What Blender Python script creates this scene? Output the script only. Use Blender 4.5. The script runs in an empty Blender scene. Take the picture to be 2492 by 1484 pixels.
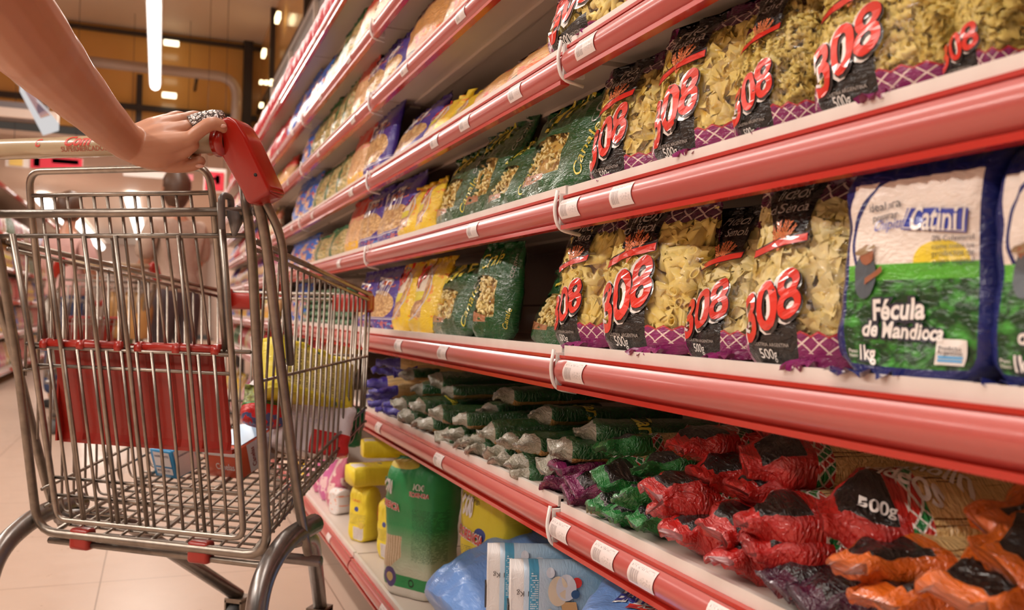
import bpy, bmesh, math, random
from mathutils import Vector, Matrix, noise
SC = bpy.context.scene
COL = SC.collection
PI = math.pi
# ------------------------------------------------------------------ camera
F = 2200.0; CX = 1246.0; CY = 742.0; H = 0.77; D = 0.53     # D: distance camera - price rail plane
dY = Vector(((385 - CX) / F, (750 - CY) / F, 1)).normalized()
d2 = Vector(((1385 - CX) / F, (774 - CY) / F, 1)).normalized()
Zc = dY.cross(d2).normalized()
if Zc.y > 0: Zc = -Zc
Xc = dY.cross(Zc).normalized()
if Xc.x < 0: Xc = -Xc
def cam2world(v): return Vector((Xc.dot(v), dY.dot(v), Zc.dot(v)))
EYE = Vector((0, 0, H))
def ray(px, py): return cam2world(Vector(((px - CX) / F, (py - CY) / F, 1)))
def at(px, py, Z): return EYE + ray(px, py) * Z               # point at camera depth Z
def hitx(px, py, x): r = ray(px, py); return EYE + r * (x / r.x)
def hitz(px, py, z): r = ray(px, py); return EYE + r * ((z - H) / r.z)
def hity(px, py, y): r = ray(px, py); return EYE + r * (y / r.y)
def proj(p):
    q = Vector(p) - EYE
    c = Xc * q.x + dY * q.y + Zc * q.z
    return CX + F * c.x / c.z, CY + F * c.y / c.z, c.z
cam = bpy.data.cameras.new('camera'); cam.sensor_width = 36.0; cam.lens = 36.0 * F / 2492.0
cam.clip_start = 0.02; cam.clip_end = 100
cam.dof.use_dof = True; cam.dof.focus_distance = 1.22; cam.dof.aperture_fstop = 6.3
co = bpy.data.objects.new('camera', cam); COL.objects.link(co)
r_, u_, b_ = cam2world(Vector((1, 0, 0))), cam2world(Vector((0, -1, 0))), cam2world(Vector((0, 0, -1)))
co.matrix_world = Matrix(((r_.x, u_.x, b_.x, 0), (r_.y, u_.y, b_.y, 0), (r_.z, u_.z, b_.z, H), (0, 0, 0, 1)))
SC.camera = co
# ------------------------------------------------------------------ world, exposure
SC.view_settings.view_transform = 'Standard'; SC.view_settings.look = 'None'
SC.view_settings.exposure = -0.72; SC.view_settings.gamma = 1.0; SC.view_settings.use_curve_mapping = False
W = bpy.data.worlds.new('world'); SC.world = W; W.use_nodes = True
W.node_tree.nodes['Background'].inputs[0].default_value = (1.0, 0.80, 0.66, 1)
W.node_tree.nodes["Background"].inputs[1].default_value = 0.11
SC.cycles.max_bounces = 8; SC.cycles.transparent_max_bounces = 16
SC.cycles.caustics_reflective = False; SC.cycles.caustics_refractive = False
# ceiling strip lights of the shop (area lights; tubes for this aisle and the far hall are in the lamp builder)
def area(name, loc, sx, sy, power, col, rot=(0, 0, 0)):
    l = bpy.data.lights.new(name, 'AREA'); l.shape = 'RECTANGLE'; l.size = sx; l.size_y = sy
    l.energy = power; l.color = col
    o = bpy.data.objects.new(name, l); o.location = loc; o.rotation_euler = rot; COL.objects.link(o)
    return o
LAMPCOL = (1.0, 0.92, 0.84)
LIGHTS = [(-0.05, 0.2, 3.02, 44), (-0.05, 2.6, 3.02, 30), (-0.05, 5.6, 3.02, 48), (-0.05, 8.4, 3.02, 95), (-0.05, -2.6, 3.02, 16),
          (-2.9, 0.5, 3.02, 190), (-2.9, 3.2, 3.02, 160), (-2.9, 6.5, 3.02, 110), (-5.7, 1.0, 3.02, 110), (-2.4, -2.4, 3.02, 30),  # unseen lights left of the aisle, added to brighten the bag fronts
          (-1.0, 15.0, 2.45, 110), (-1.0, 21.0, 2.45, 110), (-5.0, 15.0, 2.45, 100)]
for i, (x, y, z, p) in enumerate(LIGHTS):
    area('ceiling_area_light', (x, y, z - 0.06), 0.30, 2.6, p, LAMPCOL)
# ------------------------------------------------------------------ object helpers
def tag(o, label=None, cat=None, group=None, kind=None):
    if label: o['label'] = label
    if cat: o['category'] = cat
    if group: o['group'] = group
    if kind: o['kind'] = kind
    return o
def empty(name, loc=(0, 0, 0), label=None, cat=None, group=None, rot=(0, 0, 0)):
    o = bpy.data.objects.new(name, None); COL.objects.link(o); o.location = loc; o.rotation_euler = rot
    o.empty_display_size = 0.05
    return tag(o, label, cat, group)
def setmats(me, mats):
    for m in (mats if isinstance(mats, (list, tuple)) else [mats]): me.materials.append(m)
def link(name, me, parent=None, smooth=True):
    if smooth:
        me.shade_smooth()
    o = bpy.data.objects.new(name, me); COL.objects.link(o)
    if parent: o.parent = parent
    return o
class MB:
    """collects shapes, then links them as one mesh object"""
    def __init__(s): s.v = []; s.f = []; s.m = []; s.sm = []
    def add(s, vs, fs, mi=0, smooth=False):
        n = len(s.v); s.v += [tuple(v) for v in vs]
        s.f += [tuple(i + n for i in f) for f in fs]; s.m += [mi] * len(fs); s.sm += [smooth] * len(fs)
    def box(s, a, b, mi=0, M=None):
        x0, y0, z0 = a; x1, y1, z1 = b
        vs = [Vector(p) for p in ((x0, y0, z0), (x1, y0, z0), (x1, y1, z0), (x0, y1, z0), (x0, y0, z1), (x1, y0, z1), (x1, y1, z1), (x0, y1, z1))]
        if M is not None: vs = [M @ v for v in vs]
        s.add(vs, [(0, 3, 2, 1), (4, 5, 6, 7), (0, 1, 5, 4), (1, 2, 6, 5), (2, 3, 7, 6), (3, 0, 4, 7)], mi)
    def rbox(s, a, b, r, mi=0, M=None, seg=2):
        bm = bmesh.new(); bmesh.ops.create_cube(bm, size=1)
        for v in bm.verts: v.co = Vector([a[i] + (v.co[i] + .5) * (b[i] - a[i]) for i in range(3)])
        bmesh.ops.bevel(bm, geom=bm.edges[:], offset=r, segments=seg, profile=.5, affect='EDGES')
        s.bm(bm, mi, M, True)
    def bm(s, bm, mi=0, M=None, smooth=False):
        bm.verts.index_update()
        s.add([(M @ v.co) if M is not None else v.co.copy() for v in bm.verts], [tuple(v.index for v in f.verts) for f in bm.faces], mi, smooth)
        bm.free()
    def tube(s, pts, r, mi=0, n=8, cap=True, closed=False):
        pts = [Vector(p) for p in pts]; N = len(pts)
        rs = r if isinstance(r, (list, tuple)) else [r] * N
        up = None; rings = []
        for i in range(N):
            if closed: t = pts[(i + 1) % N] - pts[i - 1]
            else: t = pts[min(i + 1, N - 1)] - pts[max(i - 1, 0)]
            t.normalize()
            if up is None:
                up = Vector((0, 0, 1)) if abs(t.z) < .9 else Vector((1, 0, 0))
            a = (up - t * up.dot(t)).normalized(); b = t.cross(a); up = a
            rings.append([pts[i] + (a * math.cos(2 * PI * k / n) + b * math.sin(2 * PI * k / n)) * rs[i] for k in range(n)])
        vs = [v for q in rings for v in q]; fs = []
        for i in range(N if closed else N - 1):
            j = (i + 1) % N
            for k in range(n): fs.append((i * n + k, i * n + (k + 1) % n, j * n + (k + 1) % n, j * n + k))
        if cap and not closed:
            fs.append(tuple(range(n))[::-1]); fs.append(tuple((N - 1) * n + k for k in range(n)))
        s.add(vs, fs, mi, True)
    def grid(s, fn, nu, nv, mi=0, smooth=True):
        vs = [fn(i / nu, j / nv) for j in range(nv + 1) for i in range(nu + 1)]
        fs = [(j * (nu + 1) + i, j * (nu + 1) + i + 1, (j + 1) * (nu + 1) + i + 1, (j + 1) * (nu + 1) + i) for j in range(nv) for i in range(nu)]
        s.add(vs, fs, mi, smooth)
    def build(s, name, mats, parent=None):
        me = bpy.data.meshes.new(name); me.from_pydata(s.v, [], s.f); setmats(me, mats)
        me.polygons.foreach_set('material_index', s.m)
        me.polygons.foreach_set('use_smooth', s.sm); me.update()
        o = bpy.data.objects.new(name, me); COL.objects.link(o)
        if parent: o.parent = parent
        return o
def bend_path(pts, r, n=5):
    """round the corners of a polyline"""
    pts = [Vector(p) for p in pts]; out = [pts[0]]
    for i in range(1, len(pts) - 1):
        a, b, c = pts[i - 1], pts[i], pts[i + 1]
        u = (a - b); v = (c - b); rr = min(r, u.length * .45, v.length * .45)
        p, q = b + u.normalized() * rr, b + v.normalized() * rr
        for k in range(n + 1):
            t = k / n; out.append(p * (1 - t) ** 2 + b * 2 * t * (1 - t) + q * t * t)
    return out + [pts[-1]]
def copy_tree(o, parent=None):
    c = o.copy(); COL.objects.link(c); c.parent = parent
    for ch in list(o.children): copy_tree(ch, c)
    return c
# ------------------------------------------------------------------ node helpers
class T:
    """a node tree being written"""
    def __init__(s, name):
        s.m = bpy.data.materials.new(name); s.m.use_nodes = True; s.t = s.m.node_tree
        s.t.nodes.clear(); s.out = s.n('ShaderNodeOutputMaterial')
    def n(s, ty, **kw):
        x = s.t.nodes.new(ty)
        for k, v in kw.items(): setattr(x, k, v)
        return x
    def set(s, sock, v):
        if isinstance(v, E): s.t.links.new(v.s, sock)
        elif isinstance(v, bpy.types.NodeSocket): s.t.links.new(v, sock)
        elif isinstance(v, (tuple, list)) and len(v) == 3 and sock.type == 'RGBA': sock.default_value = (*v, 1)
        else: sock.default_value = v
    def math(s, op, *a, clamp=False):
        x = s.n('ShaderNodeMath', operation=op); x.use_clamp = clamp
        for i, v in enumerate(a): s.set(x.inputs[i], v)
        return E(s, x.outputs[0])
    def uv(s):
        x = s.n('ShaderNodeUVMap'); sp = s.n('ShaderNodeSeparateXYZ'); s.t.links.new(x.outputs[0], sp.inputs[0])
        return E(s, sp.outputs[0]), E(s, sp.outputs[1])
    def obj(s):
        x = s.n('ShaderNodeTexCoord'); return E(s, x.outputs['Object'])
    def xyz(s, v):
        sp = s.n('ShaderNodeSeparateXYZ'); s.set(sp.inputs[0], v); return [E(s, o) for o in sp.outputs]
    def comb(s, x, y, z=0.0):
        c = s.n('ShaderNodeCombineXYZ')
        for i, v in enumerate((x, y, z)): s.set(c.inputs[i], v)
        return E(s, c.outputs[0])
    def noise(s, vec, scale, detail=2.0, dist=0.0, rough=.5):
        x = s.n('ShaderNodeTexNoise'); s.set(x.inputs['Vector'], vec); x.inputs['Scale'].default_value = scale
        x.inputs['Detail'].default_value = detail; x.inputs['Distortion'].default_value = dist; x.inputs['Roughness'].default_value = rough
        return E(s, x.outputs[0])
    def voro(s, vec, scale, feature='F1', out=0, rand=1.0):
        x = s.n('ShaderNodeTexVoronoi', feature=feature); s.set(x.inputs['Vector'], vec); x.inputs['Scale'].default_value = scale
        x.inputs['Randomness'].default_value = rand
        return E(s, x.outputs[out])
    def mix(s, f, a, b):
        x = s.n('ShaderNodeMix', data_type='RGBA'); s.set(x.inputs[0], f); s.set(x.inputs[6], a); s.set(x.inputs[7], b)
        return E(s, x.outputs[2])
    def bump(s, h, strength=.5, dist=.002, normal=None):
        x = s.n('ShaderNodeBump'); s.set(x.inputs['Height'], h); x.inputs['Strength'].default_value = strength
        x.inputs['Distance'].default_value = dist
        if normal is not None: s.set(x.inputs['Normal'], normal)
        return E(s, x.outputs[0])
    def bsdf(s, col, rough=.5, metal=0.0, coat=0.0, normal=None, spec=.5, trans=0.0, sss=0.0, emit=None, es=0.0, coatr=.06):
        b = s.n('ShaderNodeBsdfPrincipled')
        s.set(b.inputs['Base Color'], col); s.set(b.inputs['Roughness'], rough); s.set(b.inputs['Metallic'], metal)
        s.set(b.inputs['Coat Weight'], coat); b.inputs['Coat Roughness'].default_value = coatr
        s.set(b.inputs['Specular IOR Level'], spec); s.set(b.inputs['Transmission Weight'], trans)
        s.set(b.inputs['Subsurface Weight'], sss)
        if sss: b.inputs['Subsurface Scale'].default_value = .01; b.inputs['Subsurface Radius'].default_value = (1, .35, .2)
        if normal is not None:
            s.set(b.inputs['Normal'], normal); s.set(b.inputs['Coat Normal'], normal)
        if emit is not None:
            s.set(b.inputs['Emission Color'], emit); b.inputs['Emission Strength'].default_value = es
        return E(s, b.outputs[0])
    def mixsh(s, f, a, b):
        x = s.n('ShaderNodeMixShader'); s.set(x.inputs[0], f); s.set(x.inputs[1], a); s.set(x.inputs[2], b)
        return E(s, x.outputs[0])
    def end(s, sh):
        s.t.links.new(sh.s, s.out.inputs[0]); return s.m
class E:
    def __init__(s, t, sock): s.T = t; s.s = sock
    def __add__(a, b): return a.T.math('ADD', a, b)
    __radd__ = __add__
    def __mul__(a, b): return a.T.math('MULTIPLY', a, b)
    __rmul__ = __mul__
    def __sub__(a, b): return a.T.math('SUBTRACT', a, b)
    def __rsub__(a, b): return a.T.math('SUBTRACT', b, a)
    def __truediv__(a, b): return a.T.math('DIVIDE', a, b)
    def __lt__(a, b): return a.T.math('LESS_THAN', a, b)
    def __gt__(a, b): return a.T.math('GREATER_THAN', a, b)
    def __neg__(a): return a.T.math('MULTIPLY', a, -1.0)
    def abs(a): return a.T.math('ABSOLUTE', a)
    def sin(a): return a.T.math('SINE', a)
    def fract(a): return a.T.math('FRACT', a)
    def floor(a): return a.T.math('FLOOR', a)
    def sqrt(a): return a.T.math('SQRT', a)
    def maxi(a, b): return a.T.math('MAXIMUM', a, b)
    def mini(a, b): return a.T.math('MINIMUM', a, b)
def inv(a): return 1.0 - a
def between(x, a, b): return (x > a) * (x < b)
def box2(u, v, u0, u1, v0, v1): return between(u, u0, u1) * between(v, v0, v1)
def ellip(u, v, cu, cv, ru, rv):
    a = (u - cu) / ru; b = (v - cv) / rv
    return (a * a + b * b) < 1.0
MATS = {}
def simple(name, col, rough=.5, metal=0.0, coat=0.0, bumpn=None, var=None, **kw):
    if name in MATS: return MATS[name]
    t = T(name); nrm = None; c = col
    o = t.obj()
    if bumpn: nrm = t.bump(t.noise(o, bumpn[0], 3.0), bumpn[1], bumpn[2] if len(bumpn) > 2 else .002)
    if var: c = t.mix(t.noise(o, var[0], 4.0), col, var[1])
    MATS[name] = t.end(t.bsdf(c, rough, metal, coat, nrm, **kw)); return MATS[name]
def nz(x, y=0.0, z=0.0): return noise.noise(Vector((x, y, z)))
def lerp(a, b, t): return a + (b - a) * t
def smooth01(t): t = max(0, min(1, t)); return t * t * (3 - 2 * t)
# ------------------------------------------------------------------ materials of the room and shelving
def m_floor():
    t = T('floor_tiles'); o = t.obj(); x, y, z = t.xyz(o)
    S = .60
    ex = (((x + .13) / S).fract() - .5).abs(); ey = (((y + .22) / S).fract() - .5).abs()
    g = (ex.maxi(ey)) > .4965
    n = t.noise(o, 3.0, 4.0); n2 = t.noise(o, 14.0, 4.0)
    c = t.mix(n, (.54, .39, .30), (.62, .47, .37)); c = t.mix(n2 * .35, c, (.50, .36, .28))
    c = t.mix(g * .75, c, (.26, .17, .12))
    return t.end(t.bsdf(c, .22 + n2 * .18, 0, 0, t.bump(g * -1.0, .3, .001)))
M_CREAM = simple('cream_paint', (.70, .60, .52), .38, var=(6, (.62, .52, .45)))
M_LIP = simple('white_shelf_lip', (.80, .74, .69), .4, var=(25, (.66, .58, .52)))
M_WHITE = simple('white_plastic', (.82, .79, .76), .35)
M_REDSTRIP = simple('red_strip', (.46, .020, .010), .25, coat=.4)
M_DARK = simple('dark_plinth', (.11, .055, .035), .5)
M_BLACK = simple('black_gap', (.012, .010, .010), .7)
def m_rail():
    t = T('price_rail_cover'); o = t.obj(); x, y, z = t.xyz(o)
    n = t.noise(t.comb(x * 2.0, y * 1.2, z * 6.0), 3.0, 5.0)
    sc = t.noise(t.comb(x * 80.0, y * 1.5, z * 160.0), 1.0, 2.0)
    c = t.mix(n, (.40, .040, .034), (.50, .075, .062)); c = t.mix(sc * .16, c, (.70, .30, .26))
    return t.end(t.bsdf(c, .34 + sc * .12, 0, .9, spec=.6, coatr=.20))
M_RAIL = m_rail()
def m_label():
    t = T('price_label_paper'); u, v = t.uv()
    bars = (t.noise(t.comb(u * 60.0, 0.0), 1.0, 3.0) > .5) * box2(u, v, .07, .42, .12, .72)
    txt = (t.noise(t.comb(u * 40.0, v * 9.0), 1.0, 2.0) > .56) * (box2(u, v, .07, .93, .80, .93) + box2(u, v, .52, .92, .2, .55) * .7)
    c = t.mix(bars * .8 + txt * .6, (.80, .70, .68), (.12, .09, .09))
    return t.end(t.bsdf(c, .35, 0, .3))
M_LABEL = m_label()
# ------------------------------------------------------------------ numbers for the shelving on the right
def bis(f, a, b, n=40):
    fa = f(a)
    for _ in range(n):
        m = (a + b) / 2; fm = f(m)
        if (fm > 0) == (fa > 0): a, fa = m, fm
        else: b = m
    return (a + b) / 2
def s_at(px, x, z): return bis(lambda y: proj((x, y, z))[0] - px, -.05 + x * .45, 60)
def z_at(py, x, y): return bis(lambda z: proj((x, y, z))[1] - py, -1, 4)
L = 1.25; S0 = 1.15
BAYS = [(S0 - L, S0), (S0, S0 + L), (S0 + L, S0 + 2 * L), (S0 + 2 * L, S0 + 3 * L), (S0 + 3 * L, S0 + 4 * L), (S0 + 4 * L, S0 + 5 * L), (S0 + 5 * L, S0 + 6 * L)]
# rail bottom heights, read where the rail passes a bay joint (left of the joint / right of it)
def zb(px, py): return hitx(px, py, D).z
ZR = {'D': (zb(1344, 1299), zb(1343, 1309)), 'C': (zb(1250, 918), zb(1500, 966)), 'B': (zb(1200, 587), zb(1600, 513)),
      'A': (zb(1240, 282), zb(1480, 142)), '3': (zb(930, 257), zb(930, 257)), '2': (zb(820, 213), zb(820, 213)), '1': (zb(735, 178), zb(735, 178))}
RH = .0445; LIPH = .0095
ROWS = ['E', 'D', 'C', 'B', 'A', '3', '2', '1']
DE = .505
ZE = .128                                              # base shelf surface
def ztop(row, bay=1):
    if row == 'E': return ZE
    return ZR[row][1 if bay == 0 else 0] + RH + LIPH
for k in ROWS[1:]: print('row', k, [round(ztop(k, b), 3) for b in (0, 1)])
def rail_profile(h, n=10):
    """(x out of the shelf is negative, z): a bulging cover"""
    pts = []
    for i in range(n + 1):
        a = i / n
        pts.append((-.004 - .0135 * math.sin(PI * (a * .93 + .05)) ** .8, h * (1 - a)))
    return pts
def make_shelf(row, bay, parent, y0, y1, detail):
    z = ztop(row, bay); base = row == 'E'
    xf = DE if base else D; xb = D + .40
    m = MB()
    m.box((xf + .002, y0 + .004, z - .022), (xb, y1 - .004, z), 0)                      # board
    m.box((xf - .002, y0 + .004, z - LIPH - .001), (xf + .006, y1 - .004, z + .004), 1)  # front lip
    for q in (.10, .22, .34):                                                         # pressed ribs below
        m.box((xf + q, y0 + .02, z - .028), (xf + q + .03, y1 - .02, z - .022), 0)
    sh = m.build('shelf', [M_CREAM, M_LIP], parent)
    m = MB(); pr = rail_profile(RH)
    zt = z - LIPH - RH
    for a, b in ((y0 + .006, y1 - .006),):
        vs = []; fs = []
        for y in (a, b):
            for (px_, pz) in pr: vs.append((xf + px_, y, zt + pz * .86 + .003))
            vs += [(xf + .002, y, zt), (xf + .002, y, zt + RH)]
        k = len(pr) + 2
        for i in range(k - 1 - 1): fs.append((i, i + 1, k + i + 1, k + i))
        m.add(vs, fs, 0, True); m.add(vs, [tuple(range(k)), tuple(range(2 * k - 1, k - 1, -1))], 0)
    o = m.build('price_rail', M_RAIL, sh)
    m = MB()
    m.box((xf - .010, y0 + .006, zt + RH * .885 + .001), (xf + .001, y1 - .006, zt + RH), 0)
    m.box((xf - .013, y0 + .006, zt - .003), (xf + .001, y1 - .006, zt + .003), 0)
    m.build('red_edge_strip', M_REDSTRIP, sh)
    return sh, zt, xf
def price_label(sh, xf, zt, y, w=.055, tilt=0.0):
    pr = rail_profile(RH)[1:-2]
    m = MB(); n = len(pr)
    vs = []; uv = []
    for i, (a, b) in enumerate(pr):
        for j in (0, 1):
            vs.append((xf + a - .0012, y + (w / 2 if j == 0 else -w / 2) + tilt * (i - n / 2) * .002, zt + b * .86 + .003)); uv.append((j, 1 - i / (n - 1)))
    fs = [(2 * i, 2 * i + 1, 2 * i + 3, 2 * i + 2) for i in range(n - 1)]
    m.add(vs, fs, 0, True)
    o = m.build('price_label', M_LABEL, sh)
    l = o.data.uv_layers.new(name='UVMap')
    for lp in o.data.loops: l.data[lp.index].uv = uv[lp.vertex_index]
    return o
BAYNAMES = ['nearest shelving bay, running out of the right edge of the picture', 'second shelving bay, its shelves ending at the white brackets in the middle',
            'third shelving bay along the aisle, stocked with red and blue bags', 'fourth shelving bay along the aisle, behind the red trolley cap',
            'fifth shelving bay along the aisle, half hidden by the trolley frame', 'sixth shelving bay along the aisle, blurred in the distance',
            'farthest shelving bay on the right of the aisle']
rng = random.Random(5)
ZTOP = hitx(700, 148, D + .42).z
def m_perf():
    t = T('perforated_grey_panel'); x, y, z = t.xyz(t.obj()); S = 22.0
    a = ((y * S).fract() - .5); b = ((z * S).fract() - .5); h = (a * a + b * b) < .035
    return t.end(t.bsdf(t.mix(h, (.30, .27, .25), (.05, .04, .04)), .45, .2))
M_PERF = m_perf()
SHELF = {}
for bi, (y0, y1) in enumerate(BAYS):
    root = empty('shelving_unit', (D + .2, (y0 + y1) / 2, 0), 'cream metal ' + BAYNAMES[bi], 'shelving', 'shelving bays on the right of the aisle')
    inv_m = Matrix.Translation(-root.location)
    kids = []
    m = MB(); m.box((D + .42, y0, 0), (D + .44, y1, 1.84), 0); m.box((D + .42, y0, 1.84), (D + .44, y1, ZTOP), 2)
    for k in range(9): m.box((D + .416, y0, .2 + k * .2), (D + .42, y1, .204 + k * .2), 1)
    kids.append(m.build('back_panel', [M_CREAM, M_DARK, M_PERF]))
    m = MB(); m.box((D + .39, y1 - .02, 0), (D + .425, y1 + .02, ZTOP), 0); kids.append(m.build('upright', M_CREAM))
    m = MB(); m.box((D + .40, y0, ZTOP), (D + .45, y1, ZTOP + .04), 0)
    if True: kids.append(m.build('top_rail', simple('brushed_grey', (.55, .52, .5), .35, .6)))
    m = MB(); m.box((D + .03, y0, 0), (D + .05, y1, ZE - .03), 0); kids.append(m.build('kick_plate', M_DARK))
    for row in ROWS:
        sh, zt, xf = make_shelf(row, bi, None, y0, y1, 1); kids.append(sh)
        if row in 'DCBA32' and bi < 5:
            # white bracket at the joint, hooked over the rail end
            m = MB(); zz = ztop(row, bi)
            pts = [(xf - .016, y1, zz - .002), (xf - .021, y1, zz - .03), (xf - .014, y1, zz - .056), (xf + .02, y1, zz - .062)]
            m.tube(bend_path(pts, .012, 4), .0028, 0, 6); m.box((xf - .012, y1 - .003, zz - .052), (xf + .02, y1 + .003, zz - .006), 0)
            m.build('shelf_bracket', M_WHITE, sh)
        if bi < 4 and row != 'E':
            spec = {('C', 0): [1421], ('D', 0): [1385, 1495, 1590, 1790], ('B', 0): [1410, 1540], ('A', 0): [1450], ('C', 1): [1095, 985],
                    ('B', 1): [1170], ('D', 1): [1085, 935], ('A', 1): [1275, 1150, 1075], ('3', 1): [1140, 1000], ('C', 2): [], }.get((row, bi), None)
            ys = [s_at(p, xf, zt) for p in spec] if spec is not None else [y0 + .2 + rng.random() * .2, y0 + .75 + rng.random() * .25]
            for y in ys:
                if y0 + .03 < y < y1 - .03: price_label(sh, xf, zt, y, rng.uniform(.05, .06), rng.uniform(-.5, .5))
        if bi < 4 and row == 'E':
            for y in (y0 + .3, y0 + .85): price_label(sh, xf, zt, y)
    for k in kids:
        k.parent = root; k.location = -root.location
# ------------------------------------------------------------------ room
fl = MB(); fl.box((-9, -4, -.05), (5, 24, 0)); f = fl.build('floor', m_floor()); tag(f, 'polished beige tiled floor', None, None, 'structure')
# ------------------------------------------------------------------ lettering
_txt = {}
def text2d(s, fat=0.0, shear=0.0, space=1.0):
    k = (s, fat, shear, space)
    if k in _txt: return _txt[k]
    c = bpy.data.curves.new('txt', 'FONT'); c.body = s; c.size = 1; c.offset = fat; c.shear = shear; c.resolution_u = 4
    c.space_character = space; c.align_x = 'LEFT'
    o = bpy.data.objects.new('txt', c); COL.objects.link(o)
    dg = bpy.context.evaluated_depsgraph_get(); dg.update()
    me = o.evaluated_get(dg).to_mesh()
    bm = bmesh.new(); bm.from_mesh(me); o.evaluated_get(dg).to_mesh_clear()
    bpy.data.objects.remove(o); bpy.data.curves.remove(c)
    bmesh.ops.triangulate(bm, faces=bm.faces[:])
    for _ in range(2):
        e = [e for e in bm.edges if e.calc_length() > .22]
        if e: bmesh.ops.subdivide_edges(bm, edges=e, cuts=1); bmesh.ops.triangulate(bm, faces=bm.faces[:])
    bm.verts.index_update()
    vs = [(v.co.x, v.co.y) for v in bm.verts]; fs = [tuple(v.index for v in f.verts) for f in bm.faces]
    fs = [f if ((vs[f[1]][0] - vs[f[0]][0]) * (vs[f[2]][1] - vs[f[0]][1]) - (vs[f[2]][0] - vs[f[0]][0]) * (vs[f[1]][1] - vs[f[0]][1])) > 0 else f[::-1] for f in fs]
    w = max((v[0] for v in vs), default=1)
    bm.free(); _txt[k] = (vs, fs, w); return _txt[k]
def decal(mb, fn, W, Hh, geo, u0, v0, width, rot=0.0, mi=1, off=.0008, hs=1.0):
    """lay flat 2D geometry (vs, fs, w) on a surface fn(u, v); width in metres, rot in degrees"""
    vs, fs, w = geo; k = width / w; c, s = math.cos(rot * PI / 180), math.sin(rot * PI / 180); out = []
    for x, y in vs:
        x *= k; y *= k * hs
        X, Y = x * c - y * s, x * s + y * c
        u, v = u0 + X / W, v0 + Y / Hh
        u = max(.0, min(1.0, u)); v = max(.0, min(1.0, v))
        e = .006
        p = fn(u, v); pu = fn(min(u + e, 1), v) - fn(max(u - e, 0), v); pv = fn(u, min(v + e, 1)) - fn(u, max(v - e, 0))
        n = pu.cross(pv)
        if n.length > 0: n.normalize()
        out.append(p + n * (off + .0008))
    mb.add(out, fs, mi, False)
_pc = {}
def poly(pts):
    k = tuple(pts)
    if k in _pc: return _pc[k]
    bm = bmesh.new(); bm.faces.new([bm.verts.new((x, y, 0)) for x, y in pts]); bmesh.ops.triangulate(bm, faces=bm.faces[:])
    for _ in range(4):
        e = [e for e in bm.edges if e.calc_length() > .13]
        if e: bmesh.ops.subdivide_edges(bm, edges=e, cuts=1); bmesh.ops.triangulate(bm, faces=bm.faces[:])
    bm.normal_update()
    if sum(f.normal.z * f.calc_area() for f in bm.faces) < 0: bmesh.ops.reverse_faces(bm, faces=bm.faces[:])
    bm.verts.index_update(); _pc[k] = ([(v.co.x, v.co.y) for v in bm.verts], [tuple(v.index for v in f.verts) for f in bm.faces], 1.0); bm.free()
    return _pc[k]
def ellipse2d(rx, ry, n=20): return ([(0, 0)] + [(rx * math.cos(2 * PI * i / n), ry * math.sin(2 * PI * i / n)) for i in range(n)], [(0, i + 1, (i + 1) % n + 1) for i in range(n)], 1.0)
# ------------------------------------------------------------------ bag shape
def bag_fn(W_, H_, T_, seed, lean=.15, bend=0.0, crease=1.0, kind='pillow', seal=.93, topw=1.0, slump=0.0):
    s0 = seed * 7.13
    def t_of(v):
        if kind == 'block':
            if v < .05: t = .9 + .1 * math.sqrt(max(0, 1 - ((.05 - v) / .05) ** 2))
            elif v < .8: t = 1
            else: t = max(0, 1 - ((v - .8) / (seal - .8)) ** 2) ** .5 if v < seal else 0
        elif kind == 'brick':
            t = 1 if .03 < v < .97 else .9
        else:
            if v < .3: t = .55 + .45 * math.sin(v / .3 * PI / 2)
            elif v < seal: t = max(0, 1 - ((v - .3) / (seal - .3)) ** 2.1) ** .7
            else: t = 0
        return t
    def w_of(v):
        if kind == 'brick': return 1
        w = 1 - .20 * max(0, 1 - v / .13) ** 2
        w *= lerp(1, topw, smooth01((v - .6) / .4)) * (1 + .03 * math.sin(v * 9 + s0))
        return w
    def f(u, v):
        back = u > 1
        c = 2 * u - 1 if not back else 1 - 2 * (u - 1)
        c = max(-1, min(1, c))
        t = T_ / 2 * t_of(v) + .0012
        ex = 2.4 if kind == 'pillow' else 6.0
        y = t * max(0, (1 - abs(c) ** ex)) ** (.62 if kind == 'pillow' else .30)
        if not back: y = -y
        x = W_ / 2 * w_of(v) * c
        z = v * H_
        p = Vector((x, y, z))
        q = Vector((x * 22 + s0, y * 22, z * 22))
        a = noise.noise(q) * .0035 + noise.noise(q * 2.7 + Vector((3, 1, s0))) * .0018
        a += abs(noise.noise(Vector((x * 60 + s0, y * 30, z * 28)))) * -.0022
        if v > .62: a += math.sin(x * 330 + 4 * noise.noise(q)) * .0018 * smooth01((v - .62) / .2)
        if kind == 'brick': a *= .35
        k = min(1.0, T_ / .05)
        y2 = a * crease * k
        p.y += y2 * (-1 if not back else 1); p.x += a * .6 * crease * (1 if c > 0 else -1) * abs(c) ** 3
        if v > seal: p.y += .0035 * math.sin(x * 120 + s0) * crease + (.004 * math.sin(s0))
        p.y += z * lean + bend * H_ * v * v + T_ / 2
        p.z -= slump * v * v * H_ * (1 if True else 0)
        if v < .06 and kind != 'brick': p.z += 0.003 * abs(c) ** 3
        return p
    return f
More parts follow.
